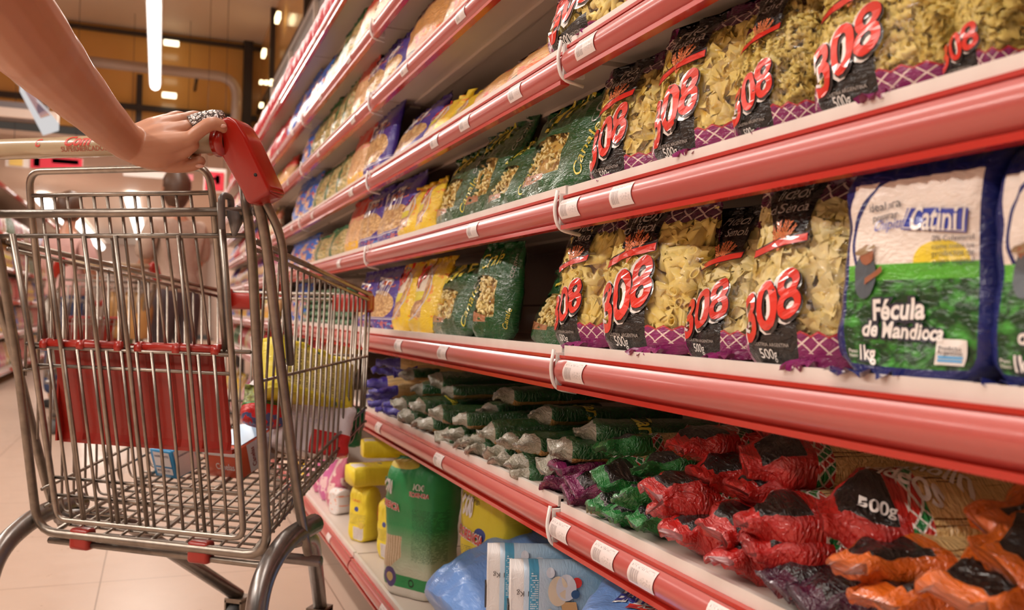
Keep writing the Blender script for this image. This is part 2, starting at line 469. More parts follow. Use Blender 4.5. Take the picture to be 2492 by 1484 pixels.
def bag_mesh(mb, fn, nu=28, nv=40, mi=0, umax=2.0):
    """closed shell with uv = (u, v)"""
    us = []
    for i in range(nu):
        a = i / nu; us.append(.5 - .5 * math.cos(PI * a) * (1) if False else a)
    us = us + [1 + a for a in us]
    n = len(us); n0 = len(mb.v); vs = []; uv = []
    vv = [0.0, .004, .012, .03] + [.03 + (1 - .03) * (j + 1) / nv for j in range(nv)]
    for j, v in enumerate(vv):
        for u in us: vs.append(fn(u, v)); uv.append((u, v))
    c0 = sum((fn(u, 0) for u in us), Vector()) / n; c1 = sum((fn(u, 1) for u in us), Vector()) / n
    m = len(vv)
    fs = []
    for j in range(m - 1):
        for i in range(n): fs.append((j * n + i, j * n + (i + 1) % n, (j + 1) * n + (i + 1) % n, (j + 1) * n + i))
    vs.append(c0); uv.append((.5, 0)); b0 = len(vs) - 1
    vs.append(c1); uv.append((.5, 1)); b1 = len(vs) - 1
    for i in range(n): fs.append((b0, (i + 1) % n, i)); fs.append((b1, (m - 1) * n + i, (m - 1) * n + (i + 1) % n))
    mb.add(vs, fs, mi, True)
    return n0, uv, n
def put_uv(o, n0, uv):
    l = o.data.uv_layers.new(name='UVMap')
    k = len(uv); d = l.data
    for p in o.data.polygons:
        ids = [o.data.loops[i].vertex_index - n0 for i in p.loop_indices]
        if all(0 <= i < k for i in ids):
            us = [uv[i][0] for i in ids]; wrap = max(us) - min(us) > 1
            for li, i in zip(p.loop_indices, ids):
                u, v = uv[i]
                if wrap and u < .5: u += 2
                d[li].uv = (u, v)
# ------------------------------------------------------------------ pasta pieces
def piece(kind, r):
    """one piece of pasta in local metres -> verts, faces"""
    if kind == 'rigatoni':
        n = 10; ln = r.uniform(.019, .023); R = .0068; v = []; f = []
        for (z, q) in ((-ln, R), (ln, R), (ln, R * .78), (-ln, R * .78)):
            for k in range(n): v.append(Vector((q * math.cos(2 * PI * k / n), q * math.sin(2 * PI * k / n), z + q * .5 * math.cos(2 * PI * k / n))))
        for j in range(4):
            for k in range(n): f.append((j * n + k, j * n + (k + 1) % n, ((j + 1) % 4) * n + (k + 1) % n, ((j + 1) % 4) * n + k))
        return v, f
    if kind == 'elbow':
        n = 7; R = .0034; v = []; f = []; m = 5
        for j in range(m):
            a = -.9 + 1.8 * j / (m - 1); c = Vector((.0062 * math.sin(a), .0062 * math.cos(a) - .0062, 0)); d = Vector((math.sin(a), math.cos(a), 0))
            for k in range(n): b = 2 * PI * k / n; v.append(c + d * R * math.cos(b) + Vector((0, 0, R * math.sin(b))))
        for j in range(m - 1):
            for k in range(n): f.append((j * n + k, j * n + (k + 1) % n, (j + 1) * n + (k + 1) % n, (j + 1) * n + k))
        return v, f
    if kind == 'bow':
        v = []; f = []; nu, nv = 8, 6; sc = r.uniform(.85, 1.1); ph = r.uniform(-1, 1)
        for j in range(nv + 1):
            for i in range(nu + 1):
                a = i / nu * 2 - 1; b = j / nv * 2 - 1
                w = .0035 + .0085 * abs(a) ** .8
                z = .0038 * math.sin(b * PI * 1.5) * (1 - .75 * abs(a)) + .003 * a * a * ph + (.0012 if j % 2 else 0) * 0
                xx = a * .0165 * (1 + (.05 if (j % 2) else 0) * abs(a))
                v.append(Vector((xx * sc, b * w * sc, z * sc)))
        for j in range(nv):
            for i in range(nu): f.append((j * (nu + 1) + i, j * (nu + 1) + i + 1, (j + 1) * (nu + 1) + i + 1, (j + 1) * (nu + 1) + i))
        return v, f
    if kind == 'spiral':
        v = []; f = []; m = 13; ln = .016
        for j in range(m):
            a = j * .75; z = -ln + 2 * ln * j / (m - 1)
            for k in range(3):
                b = a + 2 * PI * k / 3
                v.append(Vector((.0062 * math.cos(b), .0062 * math.sin(b), z))); v.append(Vector((.0030 * math.cos(b + 1.05), .0030 * math.sin(b + 1.05), z)))
        for j in range(m - 1):
            for k in range(6): f.append((j * 6 + k, j * 6 + (k + 1) % 6, (j + 1) * 6 + (k + 1) % 6, (j + 1) * 6 + k))
        return v, f
    if kind == 'shell':
        v = []; f = []; nu, nv = 6, 5
        for j in range(nv + 1):
            for i in range(nu + 1):
                a = (i / nu * 2 - 1) * 1.9; b = j / nv
                rr = .006 * (1 - .6 * b)
                v.append(Vector((rr * math.sin(a), rr * math.cos(a) * .8, b * .012)))
        for j in range(nv):
            for i in range(nu): f.append((j * (nu + 1) + i, j * (nu + 1) + i + 1, (j + 1) * (nu + 1) + i + 1, (j + 1) * (nu + 1) + i))
        return v, f
    if kind == 'nest':
        v = []; f = []; pts = []; a0 = r.uniform(0, 6)
        for j in range(26): a = a0 + j * .6; R = .010 + .006 * math.sin(j * .7 + a0); pts.append(Vector((R * math.cos(a), R * math.sin(a) * .8, .003 * math.sin(j * 1.3))))
        m = MB(); m.tube(pts, .0009, 0, 4, False); return [Vector(q) for q in m.v], m.f
def pasta_fill(fn, kind, count, seed, v0, v1, inset=.0065, u0=.0, u1=1.0, parent=None, mat=None, scale=1.0, side=True, Hb=.2):
    r = random.Random(seed); mb = MB()
    for i in range(count):
        u = r.uniform(u0, u1) if (not side or r.random() < .8) else r.choice((r.uniform(1.0, 1.15), r.uniform(1.85, 2.0)))
        v = r.uniform(v0, v1)
        e = .01
        p = fn(u, v); pu = fn(u + e, v) - fn(u - e, v); pv = fn(u, min(1, v + e)) - fn(u, v - e)
        n = pu.cross(pv)
        if n.length < 1e-9: continue
        n.normalize()
        x = pu.normalized(); y = n.cross(x)
        R = Matrix((x, y, n)).transposed()
        a, b = r.uniform(0, 2 * PI), r.uniform(-.3, .3)
        if kind in ('rigatoni', 'spiral'):
            loc = Matrix.Rotation(a, 3, 'Z') @ Matrix.Rotation(PI / 2 + b, 3, 'X')
            if kind == 'rigatoni' and r.random() < .12: loc = Matrix.Rotation(a, 3, 'Z') @ Matrix.Rotation(.5, 3, 'X')
        elif kind == 'nest': loc = Matrix.Rotation(a, 3, 'Z')
        else: loc = Matrix.Rotation(a, 3, 'Z') @ Matrix.Rotation(b * 1.6, 3, 'X') @ Matrix.Rotation(r.uniform(-.6, .6), 3, 'Y')
        M = R @ loc
        pv_, pf = piece(kind, r); c = p - n * (inset * (1 + r.random() * 1.1)) * (1.2 if kind in ('rigatoni', 'bow') else 1)
        out = []
        for q in pv_:
            w = c + (M @ (q * scale)); vv = max(.012, min(.93, w.z / Hb)); w.z = vv * Hb
            xl, xr = fn(.02, vv).x, fn(.98, vv).x
            w.x = max(xl, min(xr, w.x)); uu = max(.0, min(1.0, (w.x - xl) / (xr - xl) * .96 + .02))
            yf, yb = fn(uu, vv).y + .0016, fn(2 - uu, vv).y - .0016
            if yf < yb: w.y = max(yf, min(yb, w.y))
            else: w.y = (yf + yb) / 2
            out.append(w)
        mb.add(out, pf, 0, True)
    o = mb.build('pasta', mat, parent); tag(o, kind='stuff'); return o
# ------------------------------------------------------------------ film and print materials
def m_pasta(name, c1, c2):
    t = T(name); o = t.obj(); n = t.noise(o, 90.0, 2.0); n2 = t.noise(o, 25.0, 2.0)
    c = t.mix(n * .6 + n2 * .4, c1, c2)
    return t.end(t.bsdf(c, .42, 0, 0, spec=.4))
M_PASTA = m_pasta('pasta_yellow', (1.0, .74, .17), (1.0, .85, .32))
M_PASTAL = m_pasta('pasta_pale', (1.0, .80, .30), (1.0, .90, .48))
M_PASTASHADE = m_pasta('pasta_inner_shade', (.62, .36, .06), (.78, .50, .12))  # core colour darkened to stand for shadow between the pasta pieces
M_PASTAO = m_pasta('pasta_orange', (.72, .34, .08), (.80, .45, .14))
def crinkle(t, u, v, W_, H_, k=1.0, dist=.0021):
    """creases of thin film, as surface relief"""
    P = t.comb(u * W_, v * H_)
    w = t.noise(P, 18.0, 2.0, 1.5)
    r1 = (t.noise(P + 0.0 if False else P, 42.0, 3.0, 2.4) - .5).abs()
    r2 = (t.noise(t.comb(u * W_ * .6 + 3.0, v * H_ * 1.7), 95.0, 2.0, 1.2) - .5).abs()
    h = r1 * -1.5 + r2 * -.8 + w * .9
    return t.bump(h, .95 * k, dist)
def film(t, u, v, mask, col, W_=.14, H_=.22, k=1.0, clear=(1, 1, 1), gl=.10, rough=.08, tint=None):
    """printed where mask = 1, clear elsewhere"""
    nrm = crinkle(t, u, v, W_, H_, k)
    g = t.n('ShaderNodeBsdfGlossy'); g.inputs['Roughness'].default_value = .07; t.set(g.inputs['Normal'], nrm); g.inputs[0].default_value = (1, 1, 1, 1)
    tr = t.n('ShaderNodeBsdfTransparent'); tr.inputs[0].default_value = (.96, .95, .93, 1)
    lw = t.n('ShaderNodeLayerWeight'); lw.inputs[0].default_value = .28; t.set(lw.inputs['Normal'], nrm)
    fac = E(t, lw.outputs['Fresnel']) * .32 + gl * .22
    cl = t.mixsh(t.math('MINIMUM', fac, .85), E(t, tr.outputs[0]), E(t, g.outputs[0]))
    pr = t.bsdf(col, rough + .16, 0, .65, nrm, coatr=rough, spec=.3)
    return t.mixsh(mask, cl, pr)
def lattice(t, u, v, v0, v1, k, asp):
    p = u * k; q = v * (k * asp)
    a = ((p + q).fract() - .5).abs() < .065; b = ((p - q).fract() - .5).abs() < .065
    return a.maxi(b) * between(v, v0, v1)
BLK = (.008, .007, .007); PURP = (.26, .018, .13); PURPD = (.075, .006, .035); LATW = (.80, .62, .55); RED = (.72, .035, .02); WHT = (.86, .82, .78)
def m_308(W_=.13, H_=.215):
    key = 'film308'
    if key in MATS: return MATS[key]
    t = T(key); u, v = t.uv()
    uf = 1.0 - (u - 1.0).abs()                      # fold the back on to the front
    wob = (t.noise(t.comb(u * 3.0, v * 3.0), 1.0, 2.0) - .5) * .05
    asp = H_ / W_
    zz = ((uf * 8.0).fract() - .5).abs() * .05
    front = u < 1.0
    blackL = box2(uf, v, .12, .60, -1, 2) * (v < (uf * .35 + .10))
    purpR = (v < (.165 + zz + wob * .3)) * (uf > .60)
    purpL = (v < (.20 + zz)) * (uf < .12)
    low = blackL.maxi(purpR).maxi(purpL)
    bl_top = (v > (.70 + (uf - .32).abs() * -.10)) * (uf > (.62 - v * .55)) * (uf < .56)
    purT = (v > (.855 - zz))
    top = bl_top.maxi(purT)
    backp = inv(front) * ((v < .2).maxi(v > .7).maxi(box2(uf, v, .0, .5, .2, .8) * .0))
    mask = low.maxi(top).maxi(backp * (u > 1.0))
    col = t.mix(blackL.maxi(bl_top * between(uf, .1, .56)), PURP, BLK)
    col = t.mix((v > .78) * inv(bl_top), col, PURPD)
    lat = lattice(t, uf, v, .075, .165, 8.0, asp * .9) * inv(blackL) * low
    lat2 = lattice(t, uf, v, .84, .93, 8.0, asp * .9) * purT * inv(bl_top)
    col = t.mix(lat.maxi(lat2 * .8), col, LATW)
    edge = low * (v > (.152 + zz)) * (uf > .60)
    col = t.mix(edge * .9, col, (.5, .03, .03))
    MATS[key] = t.end(film(t, u, v, mask, col, W_, H_)); return MATS[key]
M_RED = simple('print_red', RED, .28, coat=.8); M_WH = simple('print_white', WHT, .3, coat=.8); M_BK = simple('print_black', (.02, .015, .015), .3, coat=.8)
M_WHEAT = simple('print_wheat', (.78, .22, .08), .3, coat=.8); M_GOLD = simple('print_gold', (.72, .60, .06), .3, coat=.6); M_GREY = simple('print_grey', (.45, .40, .36), .4, coat=.5)
M_BLUE = simple('print_blue', (.02, .03, .28), .3, coat=.8); M_GRN = simple('print_green', (.015, .14, .03), .3, coat=.8)
def wheat(mb, fn, W_, H_, u, v, s, mi):
    for k, a in enumerate((-32, -14, 2, 18, 36)):
        c, sn = math.cos((90 - a) * PI / 180), math.sin((90 - a) * PI / 180)
        decal(mb, fn, W_, H_, ([(0, 0), (.06, 0), (.05, 1), (.01, 1)], [(0, 1, 2, 3)], 1.0), u, v, s * 1.2, -a, mi, .0010)
        for j in range(5):
            for sd in (-1, 1):
                px, py = c * (.55 + j * .2) * s, sn * (.55 + j * .2) * s
                decal(mb, fn, W_, H_, ([(0, 0), (.09 * sd, .06), (.12 * sd, .2), (.02 * sd, .15)], [(0, 1, 2, 3) if sd > 0 else (3, 2, 1, 0)], 1.0), u + px / W_, v + py / H_, s * 1.25, -a, mi, .0011)
def print308(mb, fn, W_, H_, sz=1.0, txt=True, yw=True):
    # material slots: 1 red 2 white 3 black 4 wheat 5 grey
    w = W_ * .60 * sz
    for i, (ch, fat) in enumerate((('308', .085), ('308', .045), ('308', .022))):
        mi = (2, 3, 1)[i]; o = (0, -.003, 0)[i]
        decal(mb, fn, W_, H_, text2d(ch, fat, .25, .95), (.14 if yw else .10) + (.014 if i == 1 else 0), .108 + (-.007 if i == 1 else 0), w, 24, mi, .0008 + i * .0006, 1.05)
    wheat(mb, fn, W_, H_, .36, .59, W_ * .13, 4)
    decal(mb, fn, W_, H_, poly([(0, 0), (.5, .09), (1, .12), (1, .26), (.5, .22), (0, .13)]), .12, .555, W_ * .50, 4, 3, .0012)
    decal(mb, fn, W_, H_, poly([(0, 0), (.5, .09), (1, .12), (1, .22), (.5, .19), (0, .10)]), .13, .560, W_ * .48, 4, 1, .0018)
    if txt:
        decal(mb, fn, W_, H_, text2d('500g', 0, 0), .27, .042, W_ * .15, 0, 2, .001, 1.15)
        decal(mb, fn, W_, H_, text2d('INDUSTRIA ARGENTINA', 0, 0), .20, .105, W_ * .34, 0, 5, .001)
        decal(mb, fn, W_, H_, text2d('de Sémola', 0, .15), .17, .79, W_ * .36, 0, 5, .001, 1.1)
        decal(mb, fn, W_, H_, text2d('Fideos', 0, .15), .20, .865, W_ * .30, 0, 5, .001, 1.1)
MAT308 = lambda: [m_308(), M_RED, M_WH, M_BK, M_WHEAT, M_GREY]
# position helper -----------------------------------------------------------------
def placeM(xf, yc, z, yaw=0.0, roll=0.0):
    return Matrix.Translation((xf, yc, z)) @ Matrix.Rotation(-PI / 2 + yaw, 4, 'Z') @ Matrix.Rotation(roll, 4, 'Y')
def fit(pxl, pxr, pyt, row, dx, T_, lean=.15, bay=None, yaw=0.0):
    """bag front plane at x = D+dx between two image columns on a shelf row -> yc, W, H, z"""
    xf = (DE if row == 'E' else D) + dx
    bay = 0 if (bay is None and pxr > 1400) else (1 if bay is None else bay)
    z = ztop(row, bay)
    ya, yb = s_at(pxl, xf, z + .08), s_at(pxr, xf, z + .08)
    yc = (ya + yb) / 2; Wd = (ya - yb) / max(.5, math.cos(yaw))
    zt = z_at(pyt, xf + T_ / 2 + lean * .2, yc)
    return xf, yc, z, Wd, zt - z
def bag308(pxl, pxr, pyt, row, dx, pasta, n, seed, label, T_=.065, lean=.12, yaw=.16, Hover=None, sc=1.0, roll=0.0, mat=None, bend=0.0):
    xf, yc, z, W_, H_ = fit(pxl, pxr, pyt, row, dx, T_, lean, yaw=yaw)
    if Hover: H_ = Hover
    W_ *= .95
    print('308', round(W_, 3), round(H_, 3), 'at', round(yc, 3))
    root = empty('pasta_bag', (0, 0, 0), label, 'pasta bag', 'pasta bags with a red number on the label')
    fn = bag_fn(W_, H_, T_, seed, lean, bend)
    mb = MB(); n0, uv, k = bag_mesh(mb, fn, 30, 52)
    n = int(n * {'spiral': .9, 'rigatoni': .95, 'bow': 1.15}[pasta])
    # bottom tail of film sticking out
    r = random.Random(seed)
    print308(mb, fn, W_, H_)
    b = mb.build('film_wrapper', MAT308(), root); put_uv(b, n0, uv)
    m = MB(); fw = W_ * r.uniform(.20, .34); fx = W_ * r.uniform(.08, .22)
    m.grid(lambda a, c: Vector((fx + (a - .5) * fw * (1 - .35 * (1 - c)), .010 - .022 * c + .003 * math.sin(a * 26 + seed), .006 + .004 * math.sin(a * 19 + c * 3) - .004 * c)), 16, 4)
    so = m.build('bottom_seal', simple('seal_magenta', (.24, .016, .12), .25, coat=.6), root)
    inner = MB(); g = bag_fn(W_ * .86, H_ * .84, T_ * .42, seed, lean * 1.05, bend)
    fi = lambda u, v: g(u, v) + Vector((0, T_ * .36, .004)); n1, uv1, k1 = bag_mesh(inner, fi, 14, 18)
    i_ = inner.build('pasta_core', M_PASTASHADE, root); tag(i_, kind='stuff')
    pasta_fill(fn, pasta, n, seed, .03, .90, parent=root, mat=mat or M_PASTA, scale=sc, Hb=H_)
    root.matrix_world = placeM(xf, yc, z + .001, yaw, roll)
    return root
# ------------------------------------------------------------------ the row of pasta bags on the right
bag308(1328, 1448, 520, 'C', .010, 'rigatoni', 170, 11, 'narrow bag of tube pasta numbered 308, beside the green bags on the third shelf up')
bag308(1440, 1648, 490, 'C', .004, 'rigatoni', 210, 12, 'wide clear bag of big tube pasta numbered 308 on the third shelf up')
bag308(1628, 1815, 500, 'C', .022, 'bow', 230, 13, 'bow tie pasta bag numbered 308 leaning back between tube pasta and a larger bag', mat=M_PASTAL, lean=.3)
bag308(1778, 2040, 420, 'C', .002, 'bow', 260, 14, 'large bow tie pasta bag with red 308 beside the blue and white starch packet', mat=M_PASTAL)
bag308(1415, 1572, 140, 'B', .012, 'bow', 230, 15, 'bow tie pasta bag with red 308, left one of two above the bracket', lean=.15)
bag308(1560, 1768, 30, 'B', .004, 'bow', 260, 16, 'bow tie pasta bag numbered 308, right one of two, purple foot over the rail')
bag308(1752, 1950, -60, 'B', .010, 'spiral', 330, 17, 'spiral pasta bag with red 308, narrower one, left of the largest spiral bag', sc=.8)
bag308(1940, 2262, -160, 'B', .002, 'spiral', 420, 18, 'largest spiral pasta bag with red 308, blurred at the top right', sc=.9)
# ------------------------------------------------------------------ other printed bags
def m_bag(name, paint, W_=.12, H_=.19, k=1.0, rough=.09):
    if name in MATS: return MATS[name]
    t = T(name); u, v = t.uv(); uf = 1.0 - (u - 1.0).abs(); front = u < 1.0
    col, mask = paint(t, u, v, uf, front, W_, H_)
    if mask is None:
        MATS[name] = t.end(t.bsdf(col, rough + .20, 0, .40, crinkle(t, u, v, W_, H_, k), coatr=rough, spec=.3))
    else: MATS[name] = t.end(film(t, u, v, mask, col, W_, H_, k))
    return MATS[name]
def grain(t, u, v, W_, H_, sc, c1, c2):
    P = t.comb(u * W_, v * H_)
    d = t.voro(P, sc); n = t.noise(P, sc * .35, 2.0)
    return t.mix(d * 1.2 + n * .3 - .2, c1, c2)
PC1 = (.93, .66, .30); PC2 = (.45, .22, .07)
GRN = (.006, .055, .012); GRN2 = (.012, .105, .024)
def p_canale(t, u, v, uf, fr, W_, H_):
    w = (t.noise(t.comb(u * 3.0, v * 2.0), 1.0) - .5) * .05
    win = box2(uf + w, v, -.1, .66, -1, 2) * (v > (.20 + uf * .05)) * (v < (.66 - (uf - .3) * (uf - .3) * .5))
    mask = inv(win * fr)
    P = t.comb(u * W_, v * H_)
    br = (t.noise(P, 60.0, 3.0) > .42) * (v > .18) * (v < (.30 - uf * .12)) * fr * (uf < .5)
    col = t.mix(t.noise(P, 20.0), GRN, GRN2); col = t.mix(br, col, (.42, .16, .06))
    return col, mask.maxi(br)
def paint_solid(base, base2=None):
    def f(t, u, v, uf, fr, W_, H_):
        return t.mix(t.noise(t.comb(u * W_, v * H_), 30.0), base, base2 or base), None
    return f
def p_purple(t, u, v, uf, fr, W_, H_):
    P = t.comb(u * W_, v * H_); g = grain(t, u, v, W_, H_, 150.0, PC1, PC2)
    win = (((uf - .42) / .47) * ((uf - .42) / .47) + ((v - .38) / .23) * ((v - .38) / .23)) < 1.0
    win = win.maxi(box2(uf, v, -.1, .35, .22, .5))
    c = (.045, .02, .28); pic = (t.noise(P, 45.0, 2.0) > .52)
    a = t.mix(pic * between(v, .66, .82) * box2(uf, v, .1, .8, 0, 1), c, (.70, .16, .04))
    a = t.mix(pic * (v < .14) * (uf > .15), a, (.55, .10, .12)); a = t.mix((t.noise(P, 90.0) > .6) * (v < .14), a, (.10, .30, .65))
    rim = between(v, .155, .17).maxi(between(v, .185, .19)); a = t.mix(rim, a, (.7, .66, .7))
    a = t.mix(win * fr * (v > .19), a, g); return a, None
def p_redcream(t, u, v, uf, fr, W_, H_):
    P = t.comb(u * W_, v * H_); g = grain(t, u, v, W_, H_, 190.0, (.92, .62, .33), (.66, .36, .15))
    a = t.mix(v > .66, g, (.60, .035, .02)); n = t.noise(P, 50.0)
    a = t.mix((v < .2) * (n > .45), a, (.88, .50, .03)); a = t.mix((v > .58) * (v < .66) * (n > .5), a, (.8, .3, .2)); return a, None
def p_yellow(t, u, v, uf, fr, W_, H_):
    P = t.comb(u * W_, v * H_); g = grain(t, u, v, W_, H_, 80.0, (.92, .62, .32), (.35, .13, .06)); n = t.noise(P, 40.0, 2.0)
    lab = box2(uf, v, .02, .52, .36, .80) * (v > (.40 + (uf - .27).abs() * .15))
    a = t.mix(n > .62, (.86, .58, .02), (.85, .30, .02))
    win = (v > .20) * (v < .90) * (uf < .62) * fr; a = t.mix(win, a, g)
    arc = (((uf - .02) / .66) * ((uf - .02) / .66) + ((v - .55) / .4) * ((v - .55) / .4) - 1.0).abs() < .05
    a = t.mix(arc * fr, a, (.62, .60, .66))
    a = t.mix(lab * fr, a, t.mix(v > .55, (.82, .72, .05), (.90, .78, .62))); return a, None
def p_blue(t, u, v, uf, fr, W_, H_):
    P = t.comb(u * W_, v * H_); n = t.noise(P, 28.0, 2.0); g = grain(t, u, v, W_, H_, 120.0, (.90, .66, .40), (.6, .3, .2))
    a = t.mix((n > .50) * (v < .75) * fr, (.015, .15, .62), g); a = t.mix((t.noise(P, 55.0) > .63), a, (.70, .08, .05)); return a, None
def p_greenstripe(t, u, v, uf, fr, W_, H_):
    P = t.comb(u * W_, v * H_); g = grain(t, u, v, W_, H_, 110.0, (.80, .62, .28), (.22, .20, .05))
    a = t.mix(between(uf, .42, .56).maxi(v > .86).maxi(v < .08), g, (.01, .14, .04)); a = t.mix(t.noise(P, 60.0) > .66, a, (.62, .22, .10)); return a, None
def p_redsmall(t, u, v, uf, fr, W_, H_):
    P = t.comb(u * W_, v * H_); n = t.noise(P, 60.0); return t.mix(n > .64, (.50, .02, .035), (.72, .30, .28)), None
def p_greensmall(t, u, v, uf, fr, W_, H_):
    P = t.comb(u * W_, v * H_); n = t.noise(P, 60.0); a = t.mix(n > .55, (.01, .13, .05), (.35, .50, .32)); return a, None
def p_nest(t, u, v, uf, fr, W_, H_):
    P = t.comb(u * W_, v * H_); n = t.noise(P, 16.0, 3.0, 6.0); g = t.mix((n * 9.0).fract(), (.80, .44, .13), (.48, .20, .05))
    blk = (v < .20) * (uf < .45); org = (v < .26) * (uf > .45).maxi(v > 2.0)
    a = t.mix(blk, g, BLK); a = t.mix(org * (v < .26), a, (.85, .16, .02)); a = t.mix(between(v, .26, .36) * (t.noise(P, 60.0) > .55), a, (.65, .04, .03))
    a = t.mix(v > .80, a, t.mix(uf > .5, (.10, .015, .01), (.50, .05, .03)))
    return a, None
def p_misc(t, u, v, uf, fr, W_, H_):
    P = t.comb(u * W_, v * H_); x = t.n('ShaderNodeTexVoronoi'); t.set(x.inputs['Vector'], P); x.inputs['Scale'].default_value = 30.0
    oi = t.n('ShaderNodeObjectInfo'); h = t.n('ShaderNodeHueSaturation'); t.set(h.inputs['Hue'], E(t, oi.outputs['Random']) * .22 + .40)
    a = t.mix(t.noise(P, 24.0) > .5, (.56, .12, .07), (.80, .66, .52)); t.set(h.inputs['Color'], a); h.inputs['Saturation'].default_value = .9
    return E(t, h.outputs[0]), None
KINDS = {'purple': (p_purple, 'purple and cream pasta bag with an oval window', M_WH, 'LUCHETTI'), 'redcream': (p_redcream, 'cream pasta bag with a red top and yellow foot', M_RED, None),
         'yellow': (p_yellow, 'yellow noodle bag with a cream label and red script', M_RED, 'Sugal'), 'blue': (p_blue, 'bright blue pasta bag with red specks', M_WH, None),
         'stripe': (p_greenstripe, 'clear bag with a green stripe over tan pasta', M_WH, None), 'redsmall': (p_redsmall, 'small shiny red packet', M_WH, None),
         'greensmall': (p_greensmall, 'small shiny green packet', M_WH, None), 'nest': (p_nest, 'orange and black bag of egg noodle nests', M_RED, None), 'misc': (p_misc, 'coloured packet', M_WH, None)}
ROWNAME = {'E': 'bottom shelf', 'D': 'second shelf up', 'C': 'third shelf up', 'B': 'fourth shelf up', 'A': 'fifth shelf up', '3': 'sixth shelf up', '2': 'seventh shelf up', '1': 'top shelf'}
count = {}
def ordn(i):
    n = i + 1
    if n <= 20: return ORD[i]
    t_, u_ = divmod(n, 10); T_ = ['', '', 'twent', 'thirt', 'fort', 'fift', 'sixt'][t_]
    return T_ + 'ieth' if u_ == 0 else T_ + 'y-' + ORD[u_ - 1]
ORD = ['first', 'second', 'third', 'fourth', 'fifth', 'sixth', 'seventh', 'eighth', 'ninth', 'tenth', 'eleventh', 'twelfth', 'thirteenth', 'fourteenth', 'fifteenth', 'sixteenth', 'seventeenth', 'eighteenth', 'nineteenth', 'twentieth']
PLAIN = {'purple': 'purple', 'redcream': 'red-topped', 'yellow': 'yellow', 'blue': 'blue', 'stripe': 'green-striped', 'redsmall': 'red', 'greensmall': 'green', 'nest': 'orange-black', 'misc': 'coloured'}
def bag_label(kind, row):
    i = count.get((kind, row), 0); count[(kind, row)] = i + 1
    return '%s, %s from the right on the %s' % (SHORT[kind], ORD[min(i, 19)], ROWNAME[row])
protos = {}
SHORT = {'purple': 'purple and cream pasta bag', 'redcream': 'cream pasta bag with red top', 'yellow': 'yellow noodle bag with cream label', 'blue': 'bright blue pasta bag', 'stripe': 'clear green striped pasta bag',
         'redsmall': 'small shiny red packet', 'greensmall': 'small shiny green packet', 'nest': 'orange and black egg noodle bag', 'misc': 'coloured food packet'}
def plain_bag(kind, M, W_, H_, T_, seed, label, nu=18, nv=26, lean=.16, lod=None, bend=0.0, k=1.0):
    p, d, tm, tx = KINDS[kind]
    key = (kind, lod)
    if lod is not None and key in protos:
        c = copy_tree(protos[key][0]); pw, ph, pt = protos[key][1]
        c.matrix_world = M @ Matrix.Diagonal((W_ / pw, T_ / pt, H_ / ph, 1)); c['label'] = label; return c
    fn = bag_fn(W_, H_, T_, seed, lean, bend, crease=1.3)
    mb = MB(); n0, uv, n = bag_mesh(mb, fn, nu, nv)
    mats = [m_bag('bag_' + kind, p, k=k), tm]
    if tx and nu >= 16:
        if kind == 'purple': decal(mb, fn, W_, H_, text2d(tx, .01), .06, .60, W_ * .62, -4, 1, .001, 1.5)
        else: decal(mb, fn, W_, H_, text2d(tx, .02, .4), .04, .62, W_ * .46, 12, 1, .001, 1.4)
    b = mb.build('noodle_bag' if kind in ('nest', 'yellow') else ('food_packet' if kind in ('redsmall', 'greensmall', 'misc') else 'pasta_bag'), mats); put_uv(b, n0, uv)
    tag(b, label, 'food bag', PLAIN[kind] + ' bags along the shelves')
    b.matrix_world = M
    if lod is not None: protos[key] = (b, (W_, H_, T_))
    return b
def pb(kind, pxl, pxr, pyt, row, dx=.01, T_=.05, lean=.2, bay=None, yaw=0.0, roll=0.0, bend=0.0, lod=None):
    if bay is None:
        s = s_at((pxl + pxr) / 2, D + dx, ztop(row, 1)); bay = 0 if s < S0 else 1
    xf, yc, z, W_, H_ = fit(pxl, pxr, pyt, row, dx, T_, lean, bay=bay, yaw=yaw)
    nx = ROWS.index(row); H_ = min(max(H_, .06), .33)
    if nx + 1 < len(ROWS): H_ = min(H_, ztop(ROWS[nx + 1], bay) - z - .012)
    return plain_bag(kind, placeM(xf, yc, z + .001, yaw, roll), W_, H_, T_, random.Random(hash((pxl, pyt)) % 9999 if False else int(pxl * 7 + pyt)).randint(0, 999), bag_label(kind, row), lean=lean, bend=bend, lod=lod)
